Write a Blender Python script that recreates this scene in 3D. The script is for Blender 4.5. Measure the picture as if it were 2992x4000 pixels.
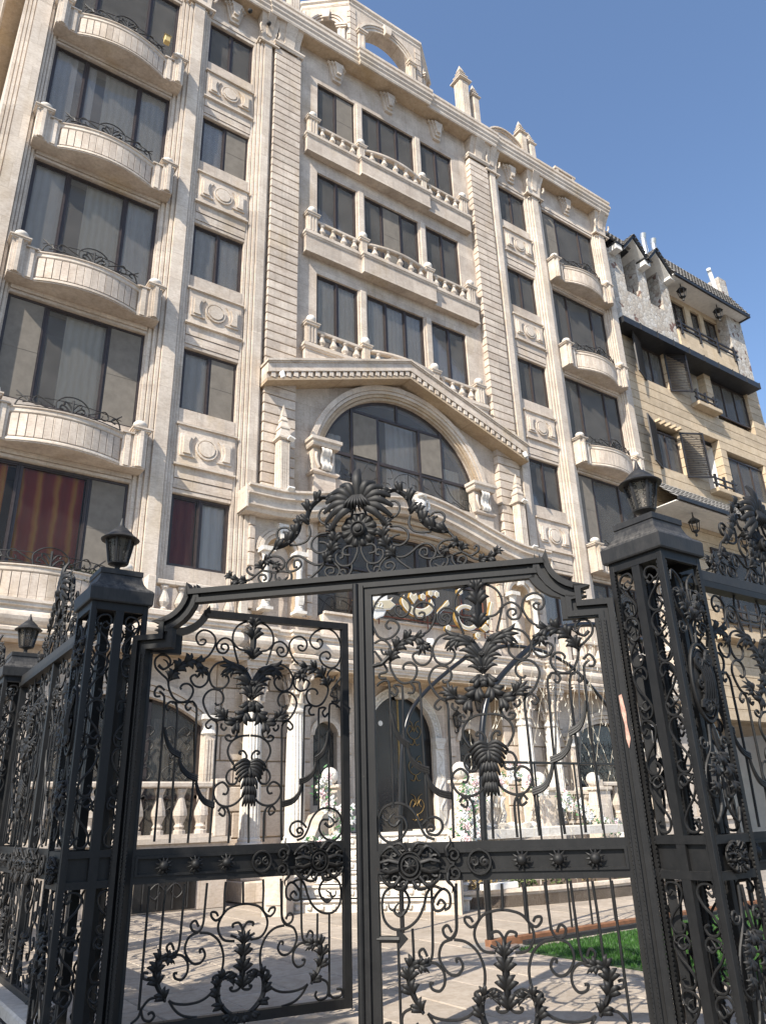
import bpy, bmesh, math, random
from mathutils import Vector, Matrix
R = math.radians
rnd = random.Random(7)
sc = bpy.context.scene
for o in list(bpy.data.objects): bpy.data.objects.remove(o)

# ------------------------------------------------------------------ camera
cam = bpy.data.cameras.new('camera'); cam_o = bpy.data.objects.new('camera', cam)
sc.collection.objects.link(cam_o); sc.camera = cam_o
YAW, PITCH, ROLL = R(35.178), R(22.102), R(-1.807)
cam_o.location = (-10.767, -14.381, 1.30)
_f = Vector((math.sin(YAW)*math.cos(PITCH), math.cos(YAW)*math.cos(PITCH), math.sin(PITCH)))
_r = Vector((math.cos(YAW), -math.sin(YAW), 0)); _u = _r.cross(_f)
_r2 = _r*math.cos(ROLL)+_u*math.sin(ROLL); _u2 = -_r*math.sin(ROLL)+_u*math.cos(ROLL)
cam_o.rotation_euler = Matrix((_r2, _u2, -_f)).transposed().to_euler()
cam.sensor_fit = 'VERTICAL'; cam.sensor_height = 36.0; cam.lens = 36.0*2950/4000
cam.clip_start = .1; cam.clip_end = 3000

# ------------------------------------------------------------------ world and sun
SUN_AZ, SUN_EL = R(67), R(41)      # light travels along (sin az, cos az)
w = bpy.data.worlds.new('World'); sc.world = w; w.use_nodes = True
nt = w.node_tree; nt.nodes.clear()
bg = nt.nodes.new('ShaderNodeBackground'); ow = nt.nodes.new('ShaderNodeOutputWorld')
sky = nt.nodes.new('ShaderNodeTexSky'); sky.sky_type = 'NISHITA'; sky.sun_disc = False
sky.sun_elevation = SUN_EL; sky.sun_rotation = SUN_AZ+math.pi
sky.altitude = 0; sky.air_density = 1.0; sky.dust_density = 1.0; sky.ozone_density = 3.0
bg.inputs['Strength'].default_value = 0.15
nt.links.new(sky.outputs[0], bg.inputs[0]); nt.links.new(bg.outputs[0], ow.inputs[0])
sl = bpy.data.lights.new('sun', 'SUN'); sl.energy = 5.0; sl.angle = R(.53); sl.color = (1, .93, .82)
so = bpy.data.objects.new('sun', sl); sc.collection.objects.link(so)
so.rotation_euler = Vector((math.sin(SUN_AZ)*math.cos(SUN_EL), math.cos(SUN_AZ)*math.cos(SUN_EL), -math.sin(SUN_EL))).to_track_quat('-Z', 'Y').to_euler()
so.location = (-20, -10, 30)
sc.view_settings.view_transform = 'Standard'; sc.view_settings.look = 'None'
sc.view_settings.gamma = 1; sc.view_settings.exposure = 0.70
sc.render.engine = 'CYCLES'
sc.render.resolution_x = 765; sc.render.resolution_y = 1024
sc.cycles.max_bounces = 5; sc.cycles.transparent_max_bounces = 8

# ------------------------------------------------------------------ helpers
COL = sc.collection
def link(name, data, parent=None, loc=(0,0,0), rot=None, scale=None):
    o = bpy.data.objects.new(name, data); COL.objects.link(o)
    o.parent = parent; o.location = loc
    if rot is not None: o.rotation_euler = rot
    if scale is not None: o.scale = scale
    return o
def thing(name, label, cat, loc=(0,0,0), rz=0, group=None, data=None):
    o = link(name, data, None, loc, (0,0,rz)); o['label'] = label; o['category'] = cat
    if group: o['group'] = group
    return o
def tag(o, label, cat, group=None):
    o['label'] = label; o['category'] = cat
    if group: o['group'] = group
    return o
def struct(o): o['kind'] = 'structure'; return o
def stuff(o): o['kind'] = 'stuff'; return o
def copy_tree(o, parent=None):
    c = o.copy(); COL.objects.link(c); c.parent = parent
    for ch in list(o.children): copy_tree(ch, c)
    return c

def spline(P, n=5):
    P = [Vector(p) for p in P]
    if len(P) == 2: return [P[0].lerp(P[1], i/n) for i in range(n+1)] if n > 1 else P
    out = []
    for i in range(len(P)-1):
        p0 = P[max(i-1,0)]; p1 = P[i]; p2 = P[i+1]; p3 = P[min(i+2,len(P)-1)]
        for k in range(n):
            t = k/n; t2 = t*t; t3 = t2*t
            out.append(.5*((2*p1)+(p2-p0)*t+(2*p0-5*p1+4*p2-p3)*t2+(3*p1-p0-3*p2+p3)*t3))
    out.append(P[-1]); return out

class MB:
    def __init__(s): s.v = []; s.f = []
    def add(s, V, F):
        n = len(s.v); s.v += [tuple(p) for p in V]; s.f += [tuple(i+n for i in f) for f in F]; return s
    def box(s, x0, x1, y0, y1, z0, z1, c=0):
        if x0 > x1: x0, x1 = x1, x0
        if c <= 0:
            V = [(x,y,z) for z in (z0,z1) for y in (y0,y1) for x in (x0,x1)]
            return s.add(V, [(0,2,3,1),(4,5,7,6),(0,1,5,4),(2,6,7,3),(0,4,6,2),(1,3,7,5)])
        V = []; idx = {}
        for ax in range(3):
            for sx in (0,1):
                for sy in (0,1):
                    for sz in (0,1):
                        p = [ (x0,x1)[sx], (y0,y1)[sy], (z0,z1)[sz] ]; sg = (sx,sy,sz)
                        for a in range(3):
                            if a != ax: p[a] += c*(1 if sg[a]==0 else -1)
                        idx[(ax,)+sg] = len(V); V.append(p)
        F = []
        for ax in range(3):
            for sd in (0,1):
                o = [a for a in range(3) if a != ax]; q = []
                for a,b in ((0,0),(1,0),(1,1),(0,1)):
                    k = [0,0,0]; k[ax] = sd; k[o[0]] = a; k[o[1]] = b; q.append(idx[(ax,)+tuple(k)])
                F.append(q)
        for ax in range(3):
            o = [a for a in range(3) if a != ax]
            for a in (0,1):
                for b in (0,1):
                    k0 = [0,0,0]; k1 = [0,0,0]; k1[ax] = 1
                    for k in (k0,k1): k[o[0]] = a; k[o[1]] = b
                    F.append((idx[(o[0],)+tuple(k0)], idx[(o[0],)+tuple(k1)], idx[(o[1],)+tuple(k1)], idx[(o[1],)+tuple(k0)]))
        for a in (0,1):
            for b in (0,1):
                for d in (0,1): F.append((idx[(0,a,b,d)], idx[(1,a,b,d)], idx[(2,a,b,d)]))
        return s.add(V, F)
    def prism(s, poly, a, b, axis='y'):
        n = len(poly)
        def P(p, t):
            if axis == 'y': return (p[0], t, p[1])
            if axis == 'z': return (p[0], p[1], t)
            return (t, p[0], p[1])
        V = [P(p,a) for p in poly]+[P(p,b) for p in poly]
        F = [tuple(range(n)), tuple(range(2*n-1, n-1, -1))]+[(i, (i+1)%n, n+(i+1)%n, n+i) for i in range(n)]
        return s.add(V, F)
    def sweep(s, path, prof, cap=True):
        # path: plan polyline (x,y) with the outside on its right hand; prof: (out, z)
        n = len(path); V = []; m = len(prof)
        for i,(x,y) in enumerate(path):
            p = Vector((x,y)); d0 = d1 = None
            if i > 0: d0 = (p-Vector(path[i-1])).normalized()
            if i < n-1: d1 = (Vector(path[i+1])-p).normalized()
            if d0 is None: d0 = d1
            if d1 is None: d1 = d0
            n0 = Vector((d0.y,-d0.x)); n1 = Vector((d1.y,-d1.x)); b = n0+n1
            if b.length < 1e-4: b = n0
            b = b/ (b.length_squared) * 2
            if b.length > 3: b = b.normalized()*3
            for o,z in prof: V.append((x+b.x*o, y+b.y*o, z))
        F = [(i*m+j, (i+1)*m+j, (i+1)*m+j+1, i*m+j+1) for i in range(n-1) for j in range(m-1)]
        F += [(i*m+m-1, (i+1)*m+m-1, (i+1)*m, i*m) for i in range(n-1)]
        if cap: F += [tuple(range(m)), tuple(range(n*m-1, n*m-m-1, -1))]
        return s.add(V, F)
    def loft(s, rings, close=True, cap=True):
        m = len(rings[0]); V = [p for r in rings for p in r]; F = []
        for i in range(len(rings)-1):
            for j in range(m if close else m-1):
                F.append((i*m+j, i*m+(j+1)%m, (i+1)*m+(j+1)%m, (i+1)*m+j))
        if cap and close: F += [tuple(range(m-1,-1,-1)), tuple(range((len(rings)-1)*m, len(rings)*m))]
        return s.add(V, F)
    def lathe(s, prof, n=16, cx=0, cy=0, sq=None, a0=0):
        # prof (r,z); sq: set of profile indices drawn square
        rings = []
        for k,(r,z) in enumerate(prof):
            ring = []
            for i in range(n):
                a = a0+2*math.pi*i/n; q = 1
                if sq and sq[k]: q = 1/max(abs(math.cos(a)), abs(math.sin(a)))
                ring.append((cx+r*q*math.cos(a), cy+r*q*math.sin(a), z))
            rings.append(ring)
        return s.loft(rings)
    def ball(s, cx, cy, cz, r, n=14):
        return s.lathe([(max(r*math.sin(math.pi*i/8), r*.02), cz-r*math.cos(math.pi*i/8)) for i in range(9)], n, cx, cy)
    def tube(s, P, r, n=5, r1=None, flat=1.0, rl=None):
        P = [Vector(p) for p in P]; m = len(P)
        if m < 2: return s
        t = (P[1]-P[0]).normalized(); up = Vector((0,1,0))
        if abs(t.dot(up)) > .95: up = Vector((1,0,0))
        a = up.cross(t).normalized(); rings = []
        for i in range(m):
            t = (P[min(i+1,m-1)]-P[max(i-1,0)])
            if t.length < 1e-9: t = Vector((0,0,1))
            t.normalize(); a = (a-t*a.dot(t))
            if a.length < 1e-6: a = t.orthogonal()
            a.normalize(); b = t.cross(a)
            rr = rl[i] if rl else (r if r1 is None else r+(r1-r)*i/(m-1))
            rings.append([P[i]+a*(rr*math.cos(2*math.pi*k/n))+b*(rr*flat*math.sin(2*math.pi*k/n)) for k in range(n)])
        return s.loft(rings)
    def strip(s, pts, wd, y0, y1):
        # flat bar along an (x,z) polyline, thickness y0..y1
        P = [Vector(p) for p in pts]; n = len(P); A = []; B = []
        for i in range(n):
            d0 = (P[i]-P[i-1]).normalized() if i > 0 else None
            d1 = (P[i+1]-P[i]).normalized() if i < n-1 else None
            d0 = d0 or d1; d1 = d1 or d0
            n0 = Vector((-d0.y,d0.x)); n1 = Vector((-d1.y,d1.x)); b = n0+n1; b = b/max(b.length_squared,.2)*2
            A.append(P[i]+b*wd/2); B.append(P[i]-b*wd/2)
        rings = [[(A[i].x,y0,A[i].y),(A[i].x,y1,A[i].y),(B[i].x,y1,B[i].y),(B[i].x,y0,B[i].y)] for i in range(n)]
        return s.loft(rings)
    def mesh(s, name, mat, smooth=None):
        me = bpy.data.meshes.new(name); me.from_pydata([tuple(v) for v in s.v], [], s.f)
        bm = bmesh.new(); bm.from_mesh(me); bmesh.ops.recalc_face_normals(bm, faces=bm.faces); bm.to_mesh(me); bm.free()
        if smooth:
            me.shade_smooth(); me.set_sharp_from_angle(angle=R(smooth))
        if mat: me.materials.append(mat)
        return me
    def build(s, name, mat, parent=None, loc=(0,0,0), smooth=None, rot=None):
        return link(name, s.mesh(name, mat, smooth), parent, loc, rot)
def arc(cx, cz, r, a0, a1, n):
    return [(cx+r*math.cos(a0+(a1-a0)*i/n), cz+r*math.sin(a0+(a1-a0)*i/n)) for i in range(n+1)]
def seg_arc(hw, z0, rise, n=20, cx=0):
    # circular segment through (-hw,z0),(0,z0+rise),(hw,z0), left to right
    r = (hw*hw+rise*rise)/(2*rise); cz = z0+rise-r; a = math.asin(min(1,hw/r))
    if rise > hw: a = math.pi-a
    return [(cx+r*math.sin(-a+2*a*i/n), cz+r*math.cos(-a+2*a*i/n)) for i in range(n+1)]

# ------------------------------------------------------------------ materials
def mat(name): 
    m = bpy.data.materials.new(name); m.use_nodes = True; t = m.node_tree; t.nodes.clear()
    out = t.nodes.new('ShaderNodeOutputMaterial'); return m, t, out
def nn(t, ty, **kw):
    n = t.nodes.new(ty)
    for k,v in kw.items():
        if k.startswith('i_'):
            key = k[2:]; n.inputs[int(key) if key.isdigit() else key].default_value = v
        else: setattr(n, k, v)
    return n
def L(t, a, b): t.links.new(a, b)
def noise(t, pos, scale, detail=4, rough=.55, sc3=None):
    if sc3:
        mp = nn(t, 'ShaderNodeMapping'); mp.inputs['Scale'].default_value = sc3; L(t, pos, mp.inputs[0]); pos = mp.outputs[0]
    n = nn(t, 'ShaderNodeTexNoise'); n.inputs['Scale'].default_value = scale; n.inputs['Detail'].default_value = detail; n.inputs['Roughness'].default_value = rough
    L(t, pos, n.inputs['Vector']); return n.outputs['Fac']
def ramp(t, fac, stops):
    r = nn(t, 'ShaderNodeValToRGB'); e = r.color_ramp.elements
    while len(e) < len(stops): e.new(.5)
    for i,(p,c) in enumerate(stops): e[i].position = p; e[i].color = (c if len(c)==4 else (*c,1))
    L(t, fac, r.inputs[0]); return r.outputs[0]
def mixc(t, fac, a, b, mode='MIX'):
    m = nn(t, 'ShaderNodeMix', data_type='RGBA', blend_type=mode)
    for s_, v in ((m.inputs[0], fac), (m.inputs[6], a), (m.inputs[7], b)):
        if hasattr(v, 'links'): L(t, v, s_)
        elif isinstance(v, (int,float)): s_.default_value = v
        else: s_.default_value = (*v,1) if len(v)==3 else v
    return m.outputs[2]
def stone(name, c1, c2, stain=(.42,.30,.14), stain_amt=.5, rough=.75, bump=.25, scale=1.0, var=.10, grime=.35):
    m, t, out = mat(name)
    pos = nn(t, 'ShaderNodeNewGeometry').outputs['Position']; oi = nn(t, 'ShaderNodeObjectInfo')
    sh = nn(t, 'ShaderNodeVectorMath', operation='MULTIPLY_ADD'); L(t, oi.outputs['Random'], sh.inputs[0]); sh.inputs[1].default_value = (3,5,7); L(t, pos, sh.inputs[2]); pos2 = sh.outputs[0]
    a = ramp(t, noise(t, pos2, 2.2*scale, 6, .62), [(.32,c1),(.68,c2)])
    # fine pits and veining of travertine
    v = ramp(t, noise(t, pos, 14*scale, 5, .7, (1,1,2.2)), [(.40,(.80,.77,.74)),(.56,(1,1,1))])
    a = mixc(t, .75, a, v, 'MULTIPLY')
    # warm water stains, streaked downwards
    st = ramp(t, noise(t, pos, 1.1*scale, 5, .6, (1.2,1.2,.45)), [(.54,(0,0,0)),(.74,(1,1,1))])
    mm = nn(t, 'ShaderNodeMath', operation='MULTIPLY', i_1=stain_amt); L(t, st, mm.inputs[0])
    a = mixc(t, mm.outputs[0], a, mixc(t, .55, a, stain), 'MIX')
    # grey soot
    gr = ramp(t, noise(t, pos, .8*scale, 7, .7, (1,1,.35)), [(.50,(0,0,0)),(.80,(1,1,1))])
    mg = nn(t, 'ShaderNodeMath', operation='MULTIPLY', i_1=grime); L(t, gr, mg.inputs[0])
    a = mixc(t, mg.outputs[0], a, (.30,.27,.24))
    # pale lime blotches
    wb = ramp(t, noise(t, pos2, 3.4*scale, 8, .72), [(.62,(0,0,0)),(.72,(1,1,1))])
    mw = nn(t, 'ShaderNodeMath', operation='MULTIPLY', i_1=.35); L(t, wb, mw.inputs[0])
    a = mixc(t, mw.outputs[0], a, (.68,.66,.63))
    # tone changes from slab to slab and thin dark rain streaks
    sx = nn(t, 'ShaderNodeSeparateXYZ'); L(t, pos, sx.inputs[0]); cx = nn(t, 'ShaderNodeCombineXYZ'); ad = nn(t, 'ShaderNodeMath', operation='ADD'); L(t, sx.outputs[0], ad.inputs[0]); L(t, sx.outputs[1], ad.inputs[1]); L(t, ad.outputs[0], cx.inputs[0]); L(t, sx.outputs[2], cx.inputs[1])
    bk = nn(t, 'ShaderNodeTexBrick'); L(t, cx.outputs[0], bk.inputs['Vector']); bk.inputs['Color1'].default_value = (.86,.85,.84,1); bk.inputs['Color2'].default_value = (1.06,1.05,1.03,1); bk.inputs['Mortar'].default_value = (.72,.68,.64,1)
    bk.inputs['Scale'].default_value = 1.0; bk.inputs['Mortar Size'].default_value = .006; bk.inputs['Brick Width'].default_value = 1.15; bk.inputs['Row Height'].default_value = .72; bk.inputs['Bias'].default_value = 0
    a = mixc(t, .8, a, bk.outputs['Color'], 'MULTIPLY')
    rs = ramp(t, noise(t, pos, 1.0, 4, .6, (9,9,.35)), [(.56,(0,0,0)),(.74,(1,1,1))]); mr = nn(t, 'ShaderNodeMath', operation='MULTIPLY', i_1=grime*.9); L(t, rs, mr.inputs[0]); a = mixc(t, mr.outputs[0], a, (.26,.225,.19))
    vv = nn(t, 'ShaderNodeMapRange', i_3=1-var, i_4=1+var); L(t, oi.outputs['Random'], vv.inputs[0])
    a = mixc(t, 1.0, a, vv.outputs[0], 'MULTIPLY')
    b = nn(t, 'ShaderNodeBsdfPrincipled'); b.inputs['Roughness'].default_value = rough; b.inputs['Specular IOR Level'].default_value = .3
    L(t, a, b.inputs['Base Color'])
    bp = nn(t, 'ShaderNodeBump'); bp.inputs['Strength'].default_value = bump; bp.inputs['Distance'].default_value = .01
    L(t, noise(t, pos, 30*scale, 6, .7), bp.inputs['Height']); L(t, bp.outputs[0], b.inputs['Normal'])
    L(t, b.outputs[0], out.inputs[0]); return m
def plain(name, col, rough=.6, metal=0, nscale=0, namt=.3, bump=0, spec=.5, var=0):
    m, t, out = mat(name); b = nn(t, 'ShaderNodeBsdfPrincipled'); b.inputs['Roughness'].default_value = rough
    b.inputs['Metallic'].default_value = metal; b.inputs['Specular IOR Level'].default_value = spec
    c = None
    if nscale:
        pos = nn(t, 'ShaderNodeNewGeometry').outputs['Position']; f = noise(t, pos, nscale, 5, .65)
        c = ramp(t, f, [(.3,tuple(x*(1-namt) for x in col)),(.7,tuple(min(1,x*(1+namt)) for x in col))])
        if bump:
            bp = nn(t, 'ShaderNodeBump'); bp.inputs['Strength'].default_value = bump; bp.inputs['Distance'].default_value = .004; L(t, f, bp.inputs['Height']); L(t, bp.outputs[0], b.inputs['Normal'])
    if var:
        oi = nn(t, 'ShaderNodeObjectInfo'); vv = nn(t, 'ShaderNodeMapRange', i_3=1-var, i_4=1+var); L(t, oi.outputs['Random'], vv.inputs[0])
        c = mixc(t, 1.0, c if c is not None else col, vv.outputs[0], 'MULTIPLY')
    if c is None: b.inputs['Base Color'].default_value = (*col,1)
    else: L(t, c, b.inputs['Base Color'])
    L(t, b.outputs[0], out.inputs[0]); return m
def glass(name, tint=.92, refl=.62, dust=1.0):
    m, t, out = mat(name)
    tr = nn(t, 'ShaderNodeBsdfTransparent'); tr.inputs[0].default_value = (tint*.97,tint*.98,tint,1)
    gl = nn(t, 'ShaderNodeBsdfGlossy'); gl.inputs['Roughness'].default_value = .03; gl.inputs[0].default_value = (refl,refl,refl,1)
    pos = nn(t, 'ShaderNodeNewGeometry').outputs['Position']
    bp = nn(t, 'ShaderNodeBump'); bp.inputs['Strength'].default_value = .05; bp.inputs['Distance'].default_value = .02; L(t, noise(t, pos, 1.5, 2), bp.inputs['Height']); L(t, bp.outputs[0], gl.inputs['Normal'])
    df = nn(t, 'ShaderNodeBsdfDiffuse'); df.inputs[0].default_value = (.44,.405,.355,1)  # thin dust haze; its pale colour also stands in for light on curtains
    fr = nn(t, 'ShaderNodeFresnel'); fr.inputs[0].default_value = 1.28
    m1 = nn(t, 'ShaderNodeMixShader'); L(t, fr.outputs[0], m1.inputs[0]); L(t, tr.outputs[0], m1.inputs[1]); L(t, gl.outputs[0], m1.inputs[2])
    m2 = nn(t, 'ShaderNodeMixShader'); L(t, m1.outputs[0], m2.inputs[1]); L(t, df.outputs[0], m2.inputs[2])
    dr = ramp(t, noise(t, pos, 1.6, 4, .6), [(.30,(.12*dust,)*3),(.75,(.20*dust,)*3)]); L(t, dr, m2.inputs[0])
    L(t, m2.outputs[0], out.inputs[0]); return m
def iron(name, base=.0055, dust=.20):
    m, t, out = mat(name); b = nn(t, 'ShaderNodeBsdfPrincipled')
    g = nn(t, 'ShaderNodeNewGeometry'); pos = g.outputs['Position']
    sp = nn(t, 'ShaderNodeSeparateXYZ'); L(t, g.outputs['Normal'], sp.inputs[0])
    n1 = noise(t, pos, 9, 7, .7); n2 = noise(t, pos, 45, 5, .7, (1,1,.25))
    a = ramp(t, n1, [(.3,(base*.75,base*.77,base*.82)),(.7,(base*1.7,base*1.7,base*1.75))])
    up = nn(t, 'ShaderNodeMapRange', i_1=.1, i_2=1.0, i_3=.10, i_4=1.0); L(t, sp.outputs[2], up.inputs[0])
    dn = ramp(t, n2, [(.35,(0,0,0)),(.72,(1,1,1))])
    mu = nn(t, 'ShaderNodeMath', operation='MULTIPLY'); L(t, up.outputs[0], mu.inputs[0]); L(t, dn, mu.inputs[1])
    mu2 = nn(t, 'ShaderNodeMath', operation='MULTIPLY', i_1=dust); L(t, mu.outputs[0], mu2.inputs[0])
    a = mixc(t, mu2.outputs[0], a, (.20,.185,.165))
    ch = ramp(t, noise(t, pos, 26, 8, .75), [(.64,(0,0,0)),(.70,(1,1,1))]); mc = nn(t, 'ShaderNodeMath', operation='MULTIPLY', i_1=.55); L(t, ch, mc.inputs[0]); a = mixc(t, mc.outputs[0], a, (.060,.054,.050))
    rt = ramp(t, noise(t, pos, 5.5, 8, .75), [(.66,(0,0,0)),(.76,(1,1,1))]); mt = nn(t, 'ShaderNodeMath', operation='MULTIPLY', i_1=.5); L(t, rt, mt.inputs[0]); a = mixc(t, mt.outputs[0], a, (.055,.028,.016)); L(t, a, b.inputs['Base Color'])
    ro = nn(t, 'ShaderNodeMapRange', i_3=.42, i_4=.7); L(t, n1, ro.inputs[0]); L(t, ro.outputs[0], b.inputs['Roughness'])
    b.inputs['Specular IOR Level'].default_value = .32
    bp = nn(t, 'ShaderNodeBump'); bp.inputs['Strength'].default_value = .25; bp.inputs['Distance'].default_value = .003; L(t, n2, bp.inputs['Height']); L(t, bp.outputs[0], b.inputs['Normal'])
    L(t, b.outputs[0], out.inputs[0]); return m
def fabric(name, stops, scale=6, axis=0, rough=.9):
    m, t, out = mat(name); pos = nn(t, 'ShaderNodeNewGeometry').outputs['Position']
    sp = nn(t, 'ShaderNodeSeparateXYZ'); L(t, pos, sp.inputs[0])
    nz = noise(t, pos, 1.7, 2); av = nn(t, 'ShaderNodeMath', operation='MULTIPLY_ADD', i_1=.14); L(t, nz, av.inputs[0]); L(t, sp.outputs[axis], av.inputs[2])
    mu = nn(t, 'ShaderNodeMath', operation='MULTIPLY', i_1=scale); L(t, av.outputs[0], mu.inputs[0])
    fr = nn(t, 'ShaderNodeMath', operation='FRACT'); L(t, mu.outputs[0], fr.inputs[0])
    c = ramp(t, fr.outputs[0], stops)
    df = nn(t, 'ShaderNodeBsdfDiffuse'); L(t, c, df.inputs[0]); tl = nn(t, 'ShaderNodeBsdfTranslucent'); L(t, c, tl.inputs[0])
    ms = nn(t, 'ShaderNodeMixShader'); ms.inputs[0].default_value = .25; L(t, df.outputs[0], ms.inputs[1]); L(t, tl.outputs[0], ms.inputs[2])
    L(t, ms.outputs[0], out.inputs[0]); return m

M = {}
M['stone'] = stone('travertine', (.47,.395,.33), (.67,.59,.505), stain_amt=.75, grime=.40)
M['trim'] = stone('travertine_trim', (.53,.455,.38), (.70,.625,.54), stain_amt=.6, grime=.30)
M['soffit'] = stone('travertine_shaded_brown', (.43,.325,.22), (.56,.45,.325), stain_amt=.8)  # darker, browner travertine: shade of undersides put into the colour, with ochre stains
M['marble'] = stone('white_marble', (.64,.60,.54), (.76,.73,.68), stain_amt=.2, grime=.22, bump=.1, var=.03)
M['paver'] = stone('paving_stone', (.42,.37,.31), (.55,.495,.43), stain_amt=.15, grime=.3, var=.09, bump=.35)
M['joint'] = plain('paving_joint', (.24,.21,.18), .95, nscale=9)
M['sand'] = stone('sandstone_block', (.46,.365,.25), (.58,.475,.345), stain=(.45,.30,.14), stain_amt=.35, grime=.15, scale=1.6, var=.09)
M['frame'] = plain('bronze_window_frame', (.055,.042,.038), .42, .3, 12, .3)
M['glass'] = glass('tinted_glass')
M['glass_dark'] = glass('dark_glass', .62)
M['glass_clear'] = glass('clear_glass', .97, .5, .25)
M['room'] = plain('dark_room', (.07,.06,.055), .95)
M['iron'] = iron('black_iron')
M['iron2'] = iron('weathered_iron', .014, .75)
M['rail'] = plain('grey_balcony_iron', (.022,.021,.02), .55, .2, 20, .4)
M['white'] = plain('white_plaster', (.72,.70,.66), .8, nscale=6, namt=.1)
M['shutter'] = plain('dark_shutter', (.018,.015,.014), .5, 0, 9, .3)
M['screen'] = plain('insect_screen', (.17,.15,.125), .9, nscale=4, namt=.18)
M['curtain'] = fabric('beige_curtain', [(0,(.70,.61,.46)),(.5,(.85,.76,.60)),(1,(.70,.61,.46))], 7)
M['curtain2'] = fabric('grey_curtain', [(0,(.66,.61,.54)),(.5,(.80,.75,.67)),(1,(.66,.61,.54))], 5)
M['curtain_red'] = fabric('red_and_gold_curtain', [(0,(.24,.025,.012)),(.45,(.30,.03,.015)),(.62,(.52,.17,.03)),(.75,(.56,.24,.04)),(.88,(.34,.05,.02)),(1,(.24,.025,.012))], 3.1)
M['curtain_dkred'] = fabric('dark_red_curtain', [(0,(.16,.03,.03)),(.5,(.22,.05,.04)),(1,(.16,.03,.03))], 5)
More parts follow.
